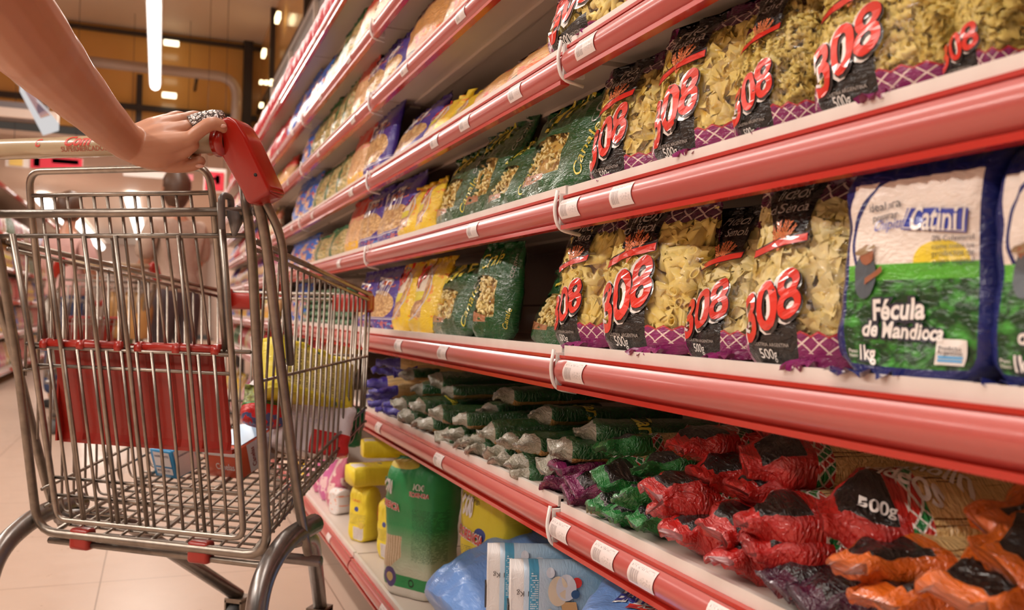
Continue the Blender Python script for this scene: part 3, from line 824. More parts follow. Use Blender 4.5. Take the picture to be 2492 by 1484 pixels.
def canale(pxl, pxr, pyt, row, dx, seed, label, n=150, T_=.055, lean=.22, yaw=0.0, bend=0.0, roll=0.0, kind='elbow', texts=True):
    xf, yc, z, W_, H_ = fit(pxl, pxr, pyt, row, dx, T_, lean, bay=1, yaw=yaw)
    nx = ROWS.index(row); H_ = min(H_, ztop(ROWS[nx + 1], 1) - z - .012)
    print('canale', round(W_, 3), round(H_, 3))
    root = empty('pasta_bag', (0, 0, 0), label, 'pasta bag', 'green pasta bags')
    fn = bag_fn(W_, H_, T_, seed, lean, bend, crease=1.3)
    mb = MB(); n0, uv, k = bag_mesh(mb, fn, 26, 40)
    decal(mb, fn, W_, H_, text2d('Canale', .0, .45), .14, .72, W_ * .55, 8, 1, .001, 1.5)
    decal(mb, fn, W_, H_, text2d('Canale', .0, .3), .89, .10, W_ * .30, 78, 1, .001, .9)
    if texts: decal(mb, fn, W_, H_, text2d('CODITOS'), .90, .62, W_ * .34, 84, 2, .001)
    b = mb.build('film_wrapper', [m_bag('bag_canale', p_canale, k=1.25), M_GOLD, M_GREY], root); put_uv(b, n0, uv)
    g = bag_fn(W_ * .86, H_ * .84, T_ * .5, seed, lean * 1.05, bend); inner = MB()
    bag_mesh(inner, lambda u, v: g(u, v) + Vector((0, T_ * .30, .004)), 12, 14)
    tag(inner.build('pasta_core', M_PASTASHADE, root), kind='stuff')
    pasta_fill(fn, kind, int(n * .9), seed, .12, .74, parent=root, mat=M_PASTAL, scale=.85, Hb=H_, inset=.005, u1=.75, side=False)
    root.matrix_world = placeM(xf, yc, z + .001, yaw, roll)
    return root
canale(1028, 1125, 645, 'C', .008, 31, 'green pasta bag beside the yellow noodle bags on the third shelf up')
canale(1088, 1185, 625, 'C', .030, 32, 'green pasta bag standing half behind the tall green one, below eye level')
canale(1150, 1206, 590, 'C', .004, 33, 'tallest green pasta bag on the third shelf up, upright beside the dark gap', yaw=.30, lean=.1)
canale(1258, 1375, 655, 'C', .022, 34, 'green pasta bag leaning back in shadow, just left of the tube pasta', lean=.4)
canale(1035, 1118, 375, 'B', .006, 35, 'crinkled green bag of little tubes, leftmost of the four on the fourth shelf up', lean=.3)
canale(1096, 1205, 305, 'B', .012, 36, 'crinkled green bag, second from the left of the four on the fourth shelf up', lean=.3)
canale(1155, 1262, 350, 'B', .004, 37, 'crinkled green bag with a low top, third of the four on the fourth shelf up', lean=.35)
canale(1230, 1402, 245, 'B', .002, 38, 'biggest crinkled green bag with yellow script beside the white bracket', lean=.3)
# near edge of the picture: more of the right hand bay
bag308(1322, 1500, -70, 'A', .004, 'rigatoni', 170, 21, 'short tube pasta bag numbered 308 at the top edge, fifth shelf up', sc=.75)
bag308(1500, 1640, -90, 'A', .03, 'rigatoni', 120, 22, 'shaded pasta bag behind the rail at the top, right of the short tube pasta', sc=.75)
bag308(2255, 2440, -200, 'B', .02, 'spiral', 300, 23, 'shaded yellow spiral pasta bag at the top right corner beyond the largest one', sc=.9, lean=.2)
for a in (('nest', 1112, 1235, 175, 'A', .01, .06, .5), ('nest', 1185, 1345, 110, 'A', .004, .06, .5), ('purple', 925, 1010, 262, 'A', .01, .05, .5), ('yellow', 1000, 1075, 250, 'A', .01, .05, .5), ('yellow', 1060, 1120, 235, 'A', .02, .05, .5),
          ('nest', 960, 1062, -10, '3'), ('nest', 1052, 1160, -90, '3'), ('purple', 868, 925, 130, '3'), ('purple', 908, 968, 100, '3'), ('redcream', 838, 878, 150, '3'),
          ('purple', 885, 960, -50, '2'), ('redcream', 845, 900, -10, '2'), ('stripe', 800, 850, 60, '2'), ('stripe', 768, 812, 140, '2'), ('blue', 735, 780, 165, '2'), ('blue', 705, 745, 200, '2'), ('blue', 686, 712, 240, '2'),
          ('stripe', 815, 842, 190, '3'), ('stripe', 790, 822, 225, '3'), ('stripe', 768, 796, 255, '3'), ('stripe', 742, 772, 290, '3'), ('blue', 722, 748, 300, '3'),
          ('redcream', 828, 872, 290, 'A'), ('purple', 864, 930, 265, 'A'), ('stripe', 800, 832, 370, 'A'), ('stripe', 772, 805, 400, 'A'), ('stripe', 748, 778, 420, 'A'), ('blue', 722, 752, 430, 'A'), ('blue', 700, 726, 440, 'A'),
          ('redcream', 822, 866, 485, 'B'), ('purple', 852, 915, 465, 'B'), ('purple', 895, 985, 440, 'B'), ('yellow', 948, 1012, 460, 'B'), ('yellow', 995, 1040, 440, 'B'),
          ('stripe', 780, 822, 555, 'B'), ('stripe', 750, 786, 575, 'B'), ('blue', 712, 748, 575, 'B'), ('blue', 690, 716, 590, 'B'),
          ('purple', 882, 945, 650, 'C'), ('purple', 846, 888, 660, 'C'), ('yellow', 934, 988, 640, 'C'), ('yellow', 975, 1045, 628, 'C'), ('blue', 694, 716, 690, 'C'), ('blue', 712, 732, 690, 'C')):
    pb(*a)
# small green packets stacked in a block on the third shelf
k = 0
for i in range(5):
    for j in range(5):
        y = s_at(738 + i * 22, D + .02, ztop('C')); z = ztop('C') + .001 + j * .026
        pr = protos.get('gs')
        lab = 'small shiny green packet, column %s from the right, %s of its stack' % (['five', 'four', 'three', 'two', 'one'][i], ['bottom', 'second', 'middle', 'fourth', 'top'][j])
        w = (s_at(738 + i * 22 - 11, D + .02, ztop('C')) - s_at(738 + i * 22 + 11, D + .02, ztop('C'))) * .97
        plain_bag('greensmall', Matrix.Translation((D + .02, y, z)) @ Matrix.Rotation(-PI / 2, 4, 'Z'), w, .024, .08, 3, lab, 8, 5, 0.0, lod='s')
# far bays: one packet after another
r = random.Random(77)
FAR = {'1': ['redsmall'], '2': ['redsmall', 'misc'], '3': ['redcream', 'misc'], 'A': ['misc', 'redsmall', 'blue'], 'B': ['misc', 'purple'], 'C': ['redcream', 'misc', 'blue'], 'D': ['misc', 'redsmall', 'greensmall'], 'E': ['misc', 'yellow']}
FS = {'1': 2.9, '2': 4.6, '3': 4.4, 'A': 4.9, 'B': 4.9, 'C': 4.9, 'D': 3.0, 'E': 3.0}
for row in ROWS:
    y = FS[row]; i = 0
    hh = (ztop(ROWS[ROWS.index(row) + 1]) - ztop(row) - .03) if row != '1' else .15
    while y < 8.0:
        kd = FAR[row][(i // 4) % len(FAR[row])]; w = r.uniform(.10, .15); h = min(.21, hh) * r.uniform(.8, .98)
        M = placeM((D - .012 if row == '1' else D + .004 if row in '23A' else D + .02) if row != 'E' else DE + .02, y, ztop(row) + .001, r.uniform(-.1, .1))
        if row == '1': h = r.uniform(.15, .20)
        plain_bag(kd, M, w, h, .06, 40, 'blurred %s, distant %s, %s along' % (SHORT[kd], ROWNAME[row], ordn(i)), 12, 14, .2, lod='far%d' % (i % 2))
        y += w * 1.03; i += 1
# ------------------------------------------------------------------ long pasta packs lying with their ends to the aisle (second shelf)
def m_pack(name, endc, topc, body='spag', band=True, clear_end=False):
    """v runs along the pack from the aisle end, u around it (0..1 top half seen from above)"""
    if name in MATS: return MATS[name]
    t = T(name); u, v = t.uv(); P = t.comb(u * .16, v * .28); n = t.noise(P, 40.0, 2.0)
    st = (t.noise(t.comb(u * 60.0, v * 1.5), 1.0, 3.0))
    sp = t.mix(st, (.70, .42, .14), (.92, .70, .34)); sp = t.mix(st < .38, sp, (.22, .09, .02))
    if clear_end:
        c = t.mix(n * 1.3 - .2, (.55, .48, .40), (.12, .14, .07)); c = t.mix((v > .06 + .05 * 1) * 1.0, c, endc)
        c = t.mix(between(v, .10, 2) * ((u * 1.0 - .5).abs() < .20).maxi(v > 3) * 1.0, c, endc)
        c = t.mix(between(u, .55, .95) * (v > .10), c, (.42, .22, .06))
        c = t.mix(between(u, .0, .5) * (v > .10), c, endc)
    else:
        c = t.mix(v > .25, t.mix(n, endc, tuple(x * .55 for x in endc)), sp)
        if topc is not None:
            blk = between(v, .055, .21) * between(u, .16, .36) ; c = t.mix(blk, c, topc)
        if band:
            q = u * 14.0; r_ = v * 24.0
            cell = ((q + r_).floor() + (q - r_).floor() * 3.0) * .37
            dm = t.mix(cell.fract() > .5, (.62, .03, .02), (.01, .22, .05))
            ln = (((q + r_).fract() - .5).abs() > .40).maxi(((q - r_).fract() - .5).abs() > .40)
            dm = t.mix(ln, dm, (.85, .80, .72)); c = t.mix(between(v, .245, .31), c, dm)
    nrm = crinkle(t, u * 1.0, v, .16, .28, 1.6, .003)
    MATS[name] = t.end(t.bsdf(c, .26, 0, .6, nrm, coatr=.06)); return MATS[name]
def pack_mesh(name, Wp, Tp, Lp, seed, mats, nu=32, nv=34, tail=.13, twist=.5, texts=None):
    """a long pack along local +y, aisle end at y = 0, resting on z = 0"""
    r = random.Random(seed); s0 = seed * 3.7; fold = r.uniform(-1, 1); flare = r.uniform(.75, 1.0); up = r.uniform(-.3, .5)
    vv = [0, .012, .024, .036, .05, .065, .08, .10, .12, .145, .17, .20, .235, .27, .31, .36] + [.36 + .64 * (j + 1) / 10 for j in range(10)]
    def prof(v):
        k1, k2 = tail * .28, tail * .48
        if v < k1: w, t = flare * .66, .22 + .14 * v / k1
        elif v < k2: k = smooth01((v - k1) / (k2 - k1)); w, t = lerp(flare * .66, .58, k), lerp(.36, .62, k)
        elif v < tail: k = smooth01((v - k2) / (tail - k2)); w, t = lerp(.58, .97, k), lerp(.62, .97, k)
        elif v < .95: w, t = 1, 1
        else: w, t = 1 - (v - .95) * 5, 1 - (v - .95) * 12
        return w, t
    def f(u, v):
        w, t = prof(v); a = 2 * PI * u; c, s = math.cos(a), math.sin(a)
        ex = .6
        x = -Wp / 2 * w * math.copysign(abs(c) ** ex, c); z = Tp / 2 * t * math.copysign(abs(s) ** ex, s)
        rot = (1 - smooth01(v / tail)) * twist * fold * .8
        x, z = x * math.cos(rot) - z * math.sin(rot), x * math.sin(rot) + z * math.cos(rot)
        e = (1 - smooth01((v - tail * .4) / tail))
        q = Vector((x * 55 + s0, v * 22, z * 55))
        z += e * (.0065 * noise.noise(q * .7) + .0022 * math.sin(x * 420 + s0)) ; x += e * .003 * noise.noise(q * .6 + Vector((9, 2, 1)))
        k = noise.noise(Vector((x * 40 + s0, v * 30, z * 40))) * .0025
        y = v * Lp + e * .004 * noise.noise(Vector((x * 25, z * 25, s0)))
        return Vector((x, y, z + Tp / 2 + e * up * .010 + k))
    mb = MB(); n = nu; vs = []; uv = []
    for v in vv:
        for i in range(n): u = i / n; vs.append(f(u, v)); uv.append((u, v))
    fs = [(j * n + i, (j + 1) * n + i, (j + 1) * n + (i + 1) % n, j * n + (i + 1) % n) for j in range(len(vv) - 1) for i in range(n)]
    fs.append(tuple(range(n))); fs.append(tuple((len(vv) - 1) * n + i for i in range(n))[::-1])
    mb.add(vs, fs, 0, True)
    if texts:
        for (s, u0, v0, w, rot, mi) in texts:
            g = text2d(s, .02, .2); k = w / g[2]; out = []
            ca, sa = math.cos(rot * PI / 180), math.sin(rot * PI / 180)
            for x, y in g[0]:
                x, y = x * k, y * k; X, Y = x * ca - y * sa, x * sa + y * ca
                p = f(u0 + X / (2.2 * Wp), v0 + Y / Lp); c_ = f(.0, max(.2, v0)) * .5 + f(.5, max(.2, v0)) * .5
                out.append(p + Vector((0, 0, .0012)))
            mb.add(out, g[1], mi)
    o = mb.build(name, mats)
    l = o.data.uv_layers.new(name='UVMap')
    for p in o.data.polygons:
        ids = [o.data.loops[i].vertex_index for i in p.loop_indices]
        if max(ids) < len(uv):
            us = [uv[i][0] for i in ids]; wr = max(us) - min(us) > .5
            for li, i in zip(p.loop_indices, ids): l.data[li].uv = (uv[i][0] + (1 if wr and uv[i][0] < .5 else 0), uv[i][1])
    return o
PK = {'green': (('pack_green', (.012, .10, .022), None, 'spag', False, True), (.062, .032)),
      'gw': (('pack_greenwhite', (.025, .26, .05), (.010, .008, .008)), (.062, .034)),
      'red': (('pack_red', (.62, .018, .014), (.010, .008, .008)), (.088, .050)),
      'magenta': (('pack_magenta', (.24, .012, .10), (.014, .008, .010), 'spag', False), (.062, .034)),
      'orange': (('pack_orange', (.85, .17, .015), (.012, .010, .010), 'spag', False), (.105, .056)),
      'violet': (('pack_violet', (.055, .03, .42), None, 'spag', False), (.055, .034)),
      'plum': (('pack_plum', (.06, .006, .03), (.012, .008, .010), 'spag', False), (.085, .042))}
NAMEP = {'green': 'green long pasta pack with clear end', 'gw': 'green and white long pasta pack', 'red': 'red and black long pasta pack',
         'magenta': 'magenta-ended long pasta pack', 'orange': 'orange and black long pasta pack', 'violet': 'violet crinkled long pasta pack', 'plum': 'dark plum long pasta pack'}
GP = {'green': 'green long pasta packs', 'gw': 'green and white ended pasta packs', 'red': 'red ended pasta packs', 'magenta': 'magenta ended pasta packs', 'orange': 'orange ended pasta packs', 'violet': 'violet pasta packs', 'plum': 'plum pasta packs'}
def pack(kind, px, py, yaw=0.0, pitch=0.0, roll=0.0, dx=.03, seed=0, where='', sc=1.0, texts=None, tail=None):
    """px, py: where the middle of the aisle end shows; it lies at x = D + dx"""
    args, (w, tt) = PK[kind]
    p = hitx(px, py, D + dx)
    o = pack_mesh('long_pasta_pack', w * sc, tt * sc, .27, seed, [m_pack(*args), M_WH, M_GOLD, M_BK], texts=texts, tail=tail or (.12 if kind == 'green' else .15))
    tag(o, (NAMEP[kind] + ', ' + where) if where else NAMEP[kind], 'pasta pack', GP[kind])
    if p.z < ztop('D', 0) + .075: p.x = min(p.x, D + .002 + .0 * dx) - .010
    z = max(p.z - tt * .5, ztop('D', 0) + .001 - (0 if pitch >= 0 else 0))
    o.matrix_world = Matrix.Translation((p.x, p.y, z)) @ Matrix.Rotation(-PI / 2 + yaw, 4, 'Z') @ Matrix.Rotation(pitch, 4, 'X') @ Matrix.Rotation(roll, 4, 'Y')
    return o
r = random.Random(3)
# green pile, from the bottom layer up
gp = [(1000, 1052), (1045, 1075), (1090, 1098), (1135, 1120), (1180, 1140), (1232, 1158), (1280, 1188),
      (1012, 1018), (1062, 1036), (1115, 1060), (1165, 1080), (1225, 1105), (1290, 1130), (1350, 1140),
      (1005, 985), (1052, 985), (1110, 1005), (1155, 1022), (1215, 1048), (1275, 1075), (1345, 1085), (1400, 1090),
      (1000, 945), (1075, 955), (1165, 1000), (1205, 965), (975, 912), (1045, 925), (1290, 1010), (1400, 1050)]
for i, (x, y) in enumerate(gp):
    lay = 'bottom layer' if i < 7 else 'second layer' if i < 14 else 'third layer' if i < 22 else 'top of the pile'
    idx = i - (0 if i < 7 else 7 if i < 14 else 14 if i < 22 else 22)
    pack('green', x, y, r.uniform(-.35, .2), r.uniform(-.02, .05), r.uniform(-.3, .3), .012 + r.uniform(0, .02) + (.0 if i < 14 else .02), 100 + i, '%s, %s from the left' % (lay, ORD[idx]),
         texts=[('Canale', .12, .30, .10, 8, 2)] if i in (28, 29, 15, 21) else None)
vp = [(905, 905), (925, 930), (955, 905), (948, 955), (915, 965), (975, 985), (940, 1000), (985, 1020), (960, 1035), (915, 885)]
for i, (x, y) in enumerate(vp):
    pack('violet', x, y, r.uniform(-.5, .5), 0, r.uniform(-.6, .6), .02 + r.uniform(0, .03), 200 + i, '%s of the heap beyond the trolley basket' % ORD[i], tail=.3)
pack('magenta', 1392, 1140, .1, 0, .1, .02, 301, 'upper one of the four between green packs')
pack('magenta', 1352, 1178, -.1, 0, -.2, .01, 302, 'left one of the four, by the white bracket')
pack('magenta', 1415, 1180, .0, 0, .2, .012, 303, 'right one of the four')
pack('magenta', 1388, 1222, .05, 0, .4, .004, 304, 'lowest of the four over the rail')
for i, (x, y, a, w) in enumerate([(1462, 1092, .1, 'topmost, beside the chequered band'), (1500, 1160, .15, 'second row, left of the red ones'), (1555, 1140, .1, 'second row, touching the red ones'), (1478, 1225, -.1, 'middle of the heap'), (1560, 1215, .1, 'middle, below the red ones'), (1520, 1262, 0, 'low, over the white lip'), (1585, 1275, .1, 'lowest, just above the rail')]):
    pack('gw', x, y, a, 0, (-.2, .5, 0, .3, -.4, .2, -.1)[i], .018 + .01 * (i < 3), 320 + i, w, texts=[('500g', .14, .14, .03, 100, 1)] if i % 2 else None)
rp = [(1640, 1085, .0, 0, 'topmost at the back'), (1690, 1150, .1, .2, 'upper middle'), (1800, 1105, -.35, .3, 'upper right, its tail pointing up'), (1650, 1200, .1, 0, 'left, under the upper middle one'), (1790, 1195, .0, 0, 'with the bright round end'),
      (1665, 1240, .1, -.2, 'left, lower one'), (1680, 1310, .0, .1, 'lowest left, over the white lip'), (1780, 1290, .25, .2, 'low middle'), (1860, 1255, -.3, .2, 'behind the two middle ones'), (1880, 1330, -.2, .1, 'right, below the written one'), (1800, 1360, .1, .2, 'lowest right, over the white lip')]
for i, (x, y, a, ro, w) in enumerate(rp):
    pack('red', x, y, a, 0, ro, .020 + (.02 if i < 3 else .008 if i < 6 else 0), 340 + i, w, sc=.92, texts=[('500g' if i % 3 else 'Fideos', .13, .13, .045, 95, 1)])
pack('red', 1990, 1255, -.5, .06, .5, .03, 360, 'large one lying flat with white lettering', sc=1.15, texts=[('Semolín', .10, .22, .075, 60, 1), ('Fideos', .16, .16, .06, 60, 1), ('500g', .3, .1, .03, 80, 1)])
for i, (x, y, a, ro, w) in enumerate([(2130, 1375, -.05, .15, 'long one in front, left of the orange heap'), (2400, 1290, .05, .5, 'topmost, its tip pointing up'), (2410, 1370, .1, .2, 'second from the top at the right edge'), (2390, 1435, .0, .1, 'third from the top at the right edge'), (2200, 1462, .0, 0, 'at the bottom edge, under the long one')]):
    pack('orange', x, y, a, 0, ro, .025 + (.03 if i == 1 else 0), 380 + i, w, tail=.26)
pack('plum', 1990, 1460, -.1, 0, .1, .012, 395, 'left one under the orange packs')
pack('plum', 1920, 1435, .1, 0, .0, .010, 396, 'at the white lip, left of the orange packs')
# long clear packs deep on the shelf
for i, (yy, zz, w) in enumerate([(.80, .045, 'lower right'), (.66, .045, 'beside the orange heap'), (.93, .085, 'upper middle'), (1.02, .05, 'upper left'), (.86, .125, 'highest')]):
    o = pack_mesh('long_pasta_pack', .13, .05, .27, 400 + i, [m_pack(*PK['red'][0]), M_WH, M_GOLD, M_BK])
    tag(o, 'brown clear long pasta pack lying deep in the shelf, ' + w, 'pasta pack', 'clear pasta packs deep in the shelf')
    o.matrix_world = Matrix.Translation((D + .10, yy, ztop('D', 0) + zz)) @ Matrix.Rotation(-PI / 2 - .12, 4, 'Z')
# ------------------------------------------------------------------ starch packets
def p_catini(t, u, v, uf, fr, W_, H_):
    P = t.comb(u * W_, v * H_); n = t.noise(P, 70.0, 3.0, 1.0)
    blue = (.012, .018, .13); cream = (.84, .74, .66)
    vv_ = t.voro(P, 130.0); leaf = t.mix(t.math('MULTIPLY', (n * 2.4 - .95) + (.5 - vv_) * 1.2, 1.0, clamp=True), (.006, .045, .010), (.07, .36, .05)); leaf = t.mix(between(v, .43, .50) * (uf > .05), leaf, (.10, .42, .04))
    inside = box2(uf, v, .10, .90, .05, .87)
    c = t.mix(inside, blue, cream); c = t.mix(inside * (v < .50), c, leaf)
    sun = ellip(uf, v, .70, .50, .16, .09) * (v > .50); c = t.mix(sun * inside, c, (.85, .66, .05))
    str_ = ((((uf - .55) / .42) * ((uf - .55) / .42) + ((v - .62) / .30) * ((v - .62) / .30) - 1.0).abs() < .06) * (uf < .38) * (v > .5)
    c = t.mix(str_, c, blue); sd = inv(fr) * between(uf, .04, .5) * between(v, .1, .85); c = t.mix(sd, c, (.75, .70, .66))
    return c, None
def catini(pxl, pxr, pyt, dx, seed, label, full=True):
    T_ = .055; xf, yc, z, W_, H_ = fit(pxl, pxr, pyt, 'C', dx, T_, .04, yaw=.1)
    print('catini', W_, H_)
    H_ = min(H_, ztop('B', 0) - z - .01)
    fn = bag_fn(W_, H_, T_, seed, .04, 0, 1.1, 'block', seal=.99)
    mb = MB(); n0, uv, k = bag_mesh(mb, fn, 24, 36)
    d = lambda s, u, v, w, rot, mi, off=.001, fat=0.0, sh=0.0, hs=1.0: decal(mb, fn, W_, H_, text2d(s, fat, sh), u, v, w, rot, mi, off, hs)
    # logo: blue lozenge with white word
    decal(mb, fn, W_, H_, poly([(0, .1), (.98, 0), (1.0, .30), (.12, .38)]), .46, .615, W_ * .39, 0, 3, .0012)
    decal(mb, fn, W_, H_, poly([(0, .1), (.98, 0), (1.0, .30), (.12, .38)]), .472, .621, W_ * .366, 0, 1, .0016)
    decal(mb, fn, W_, H_, poly([(0, .1), (.98, 0), (1.0, .30), (.12, .38)]), .484, .627, W_ * .342, 0, 3, .0020)
    d('Catini', .515, .640, W_ * .285, -3, 1, .0026, .02, .1, 1.5)
    d('Ideal para', .24, .735, W_ * .20, 5, 4, hs=1.3); d('preparar', .27, .69, W_ * .16, 5, 4, hs=1.3); d('Chipitas', .28, .645, W_ * .21, 5, 3, sh=.3, hs=1.3)
    for i, s in enumerate(('0% Colesterol', 'como todos los', 'productos de', 'origen vegetal')): d(s, .66, .585 - i * .032, W_ * .22, 0, 4, hs=1.1)
    for mi, fat, off in ((4, .14, .001), (1, .03, .0018)):
        d('Fécula', .30, .255, W_ * .32, 2, mi, off, fat, .1, 1.25); d('de Mandioca', .24, .185, W_ * .50, -2, mi, off, fat, .1, 1.2)
        d('1kg', .20, .075, W_ * .12, 0, mi, off, fat, 0, 1.4)
    d('Peso', .13, .105, W_ * .06, 0, 1); d('Neto', .13, .085, W_ * .06, 0, 1)
    decal(mb, fn, W_, H_, poly([(0, 0), (1, 0), (1, .8), (0, .8)]), .70, .075, W_ * .16, 0, 1, .0012)
    d('Producto', .715, .135, W_ * .12, 0, 4, .0018); d('Argentino', .71, .118, W_ * .13, 0, 4, .0018)
    for q in (.088, .103): decal(mb, fn, W_, H_, poly([(0, 0), (1, 0), (1, .10), (0, .10)]), .715, q, W_ * .13, 0, 5, .0018)
    # printed picture of a farm worker in a hat
    decal(mb, fn, W_, H_, ellipse2d(.075, .13), .245, .455, W_ * 1.0, 0, 6, .0012); decal(mb, fn, W_, H_, ellipse2d(.052, .055), .255, .545, W_, 0, 7, .0016)
    decal(mb, fn, W_, H_, ellipse2d(.075, .022), .245, .565, W_, 12, 8, .0020); decal(mb, fn, W_, H_, poly([(0, 0), (1, .6), (.95, .85), (0, .3)]), .25, .41, W_ * .12, 0, 7, .0020)
    root = empty('starch_packet', (0, 0, 0), label, 'starch packet', 'blue and white starch packets')
    b = mb.build('plastic_bag', [m_bag('bag_catini', p_catini, k=.9), M_WH, M_RED, simple('logo_blue', (.02, .05, .42), .3, coat=.7), simple('ink_dark', (.03, .03, .05), .4),
                                 simple('flag_blue', (.10, .42, .80), .4), simple('shirt_grey', (.08, .10, .12), .4, coat=.5), simple('skin_print', (.32, .11, .05), .4, coat=.5), simple('hat_print', (.30, .20, .10), .4, coat=.5)], root); put_uv(b, n0, uv)
    m = MB(); g = bag_fn(W_ * .86, .02, .004, seed + 1, 0, 0, 1.0)
    m.grid(lambda a, b: Vector(((a - .5) * W_ * .5 - W_ * .25, .012 - .02 * b + .004 * math.sin(a * 30), .003 + .004 * math.sin(a * 22) * b)), 14, 4, 0)
    m.build('seal_flap', simple('seal_blue', (.02, .025, .16), .25, coat=.8), root)
    root.matrix_world = placeM(xf, yc, z + .001, .1)
catini(2040, 2400, 370, .002, 51, 'blue and white starch packet with a green leaf picture, right of the bow tie pasta')
catini(2405, 2860, 330, .012, 52, 'blue and white starch packet cut off by the right edge of the picture')
# ------------------------------------------------------------------ flour bags on the bottom shelf
def flour(kind, px0, Wm, pyt, dx, T_, label, seed=60, yaw=0.3, texts=(), lean=0.0, crease=1.0, cat='flour bag', name='flour_bag', Hm=None):
    xf, yc, z, W_, H_ = fit(px0 - 10, px0 + 10, pyt, 'E', dx, T_, lean, bay=1, yaw=yaw); W_ = Wm
    H_ = min(H_, Hm or ztop('D') - z - .035)
    print('flour', round(W_, 3), round(H_, 3), round(yc, 2))
    fn = bag_fn(W_, H_, T_, seed, lean, 0, crease, 'block', seal=1.0)
    mb = MB(); n0, uv, k = bag_mesh(mb, fn, 22, 30)
    for (s, u, v, w, rot, mi, fat, hs) in texts: decal(mb, fn, W_, H_, text2d(s, fat, .0), u, v, W_ * w, rot, mi, .0012 + (.0007 if fat < .05 else 0), hs)
    b = mb.build(name, [m_bag('bag_' + kind, FL[kind], k=.55, rough=.3), M_RED, M_WH, M_BK, M_GOLD, simple('ink_violet', (.09, .06, .20), .5)]); put_uv(b, n0, uv)
    tag(b, label, cat, 'flour bags on the bottom shelf'); b.matrix_world = placeM(xf, yc, z + .001, yaw); return b
def ftext(t, u, v, u0, u1, v0, v1, k=70.0, rows=90.0):
    return (t.noise(t.comb(u * k, (v * rows).floor() * 3.1), 1.0, 1.0) > .47) * ((v * rows).fract() < .5) * box2(u, v, u0, u1, v0, v1)
def p_fgreen(t, u, v, uf, fr, W_, H_):
    P = t.comb(u * W_, v * H_); n = t.noise(P, 22.0)
    c = t.mix(n, (.03, .33, .10), (.05, .40, .13)); pale = t.mix(n, (.62, .62, .48), (.52, .60, .44))
    fade = t.math('MULTIPLY', (.52 - v) * 3.2, 1.0, clamp=True); c = t.mix(fade * (v > .16), c, pale)
    c = t.mix(v < .16, c, (.03, .30, .09)); c = t.mix(v < .07, c, (.74, .70, .62))
    c = t.mix(ftext(t, u, v, .62, 1.0, .28, .66) * .7, c, (.01, .10, .04)); nd = t.noise(P, 190.0, 1.0)
    pic = box2(u, v, .06, .42, .20, .44) * (v > (.10 + u * .45)); c = t.mix(pic, c, t.mix(((u * 22.0).fract() > .5), (.72, .58, .40), (.52, .38, .22)))
    rec = (((u - .62) / .05) * ((u - .62) / .05) + ((v - .115) / .03) * ((v - .115) / .03) - .7).abs() < .35; c = t.mix(rec, c, (.01, .05, .02))
    c = t.mix(ellip(u, v, .22, .13, .12, .075), c, (.10, .07, .22)); c = t.mix(ellip(u, v, .22, .13, .06, .035), c, (.60, .45, .20))
    c = t.mix(ellip(u, v, .3, .96, .3, .03) * fr, c, (.78, .62, .08)); return c, None
def p_fyellow(t, u, v, uf, fr, W_, H_):
    n = t.noise(t.comb(u * W_, v * H_), 25.0); c = t.mix(n, (.80, .62, .02), (.86, .70, .05)); c = t.mix(ftext(t, u, v, .1, .9, .30, .50) * .7, c, (.15, .12, .10))
    c = t.mix(box2(uf, v, .35, .85, .03, .26), c, (.68, .62, .58)); c = t.mix(ftext(t, u, v, .38, .82, .05, .24, 40.0) * .6, c, (.3, .25, .3))
    c = t.mix(ellip(u, v, .5, .58, .10, .045), c, (.05, .08, .30)); c = t.mix(ellip(u, v, .75, .30, .12, .06), c, (.70, .50, .08)); return c, None
def p_fwhite(t, u, v, uf, fr, W_, H_):
    P = t.comb(u * W_, v * H_); c = t.mix(t.noise(P, 40.0) > .63, (.76, .70, .68), (.80, .20, .05)); return c, None
def p_fblue(t, u, v, uf, fr, W_, H_):
    n = t.noise(t.comb(u * W_, v * H_), 9.0, 3.0); return t.mix(n, (.10, .24, .62), (.24, .42, .80)), None
FL = {'fgreen': p_fgreen, 'fyellow': p_fyellow, 'fwhite': p_fwhite, 'fblue': p_fblue}
flour('fgreen', 985, .165, 1122, .03, .11, 'tall green paper flour bag with 0000 and red lettering', 61, .55,
      [('0000', .62, .80, .20, 0, 2, .01, 1.2), ('FLORENCIA', .56, .755, .34, 0, 2, .09, 1.2), ('FLORENCIA', .56, .755, .34, 0, 1, .01, 1.2), ('0000', .0, .76, .26, -6, 2, .03, 2.0), ('FLORENCIA', -.02, .66, .42, -8, 2, .09, 1.6), ('FLORENCIA', -.02, .66, .42, -8, 1, .02, 1.6)])
flour('fyellow', 1165, .15, 1140, .125, .10, 'tall yellow wheat flour bag behind the blue sack', 62, .4,
      [('Harina de Trigo', .08, .82, .42, -14, 3, 0, 1.5), ('000', .12, .70, .24, -10, 2, .04, 2.6), ('FLORENCIA', .04, .56, .52, -12, 2, .10, 2.0), ('FLORENCIA', .04, .56, .52, -12, 1, .03, 2.0)])
flour('fyellow', 1290, .13, 1160, .24, .10, 'yellow flour bag in the shade at the back', 63, .2, [('FLORENCIA', .2, .6, .5, 0, 1, .02, 1.6)])
flour('fyellow', 868, .085, 1180, .03, .06, 'left upright yellow flour packet beneath the lying one', 64, .5, [('FLORENCIA', .25, .72, .5, 0, 1, .01, 1.0)], Hm=.155)
flour('fyellow', 935, .085, 1190, .06, .06, 'right upright yellow flour packet beneath the lying one', 65, .3, [('FLORENCIA', .1, .60, .5, 90, 1, .01, 1.4)], Hm=.155)
flour('fwhite', 812, .06, 1190, .03, .05, 'small white and orange flour packet nearest the trolley leg', 66, .4)
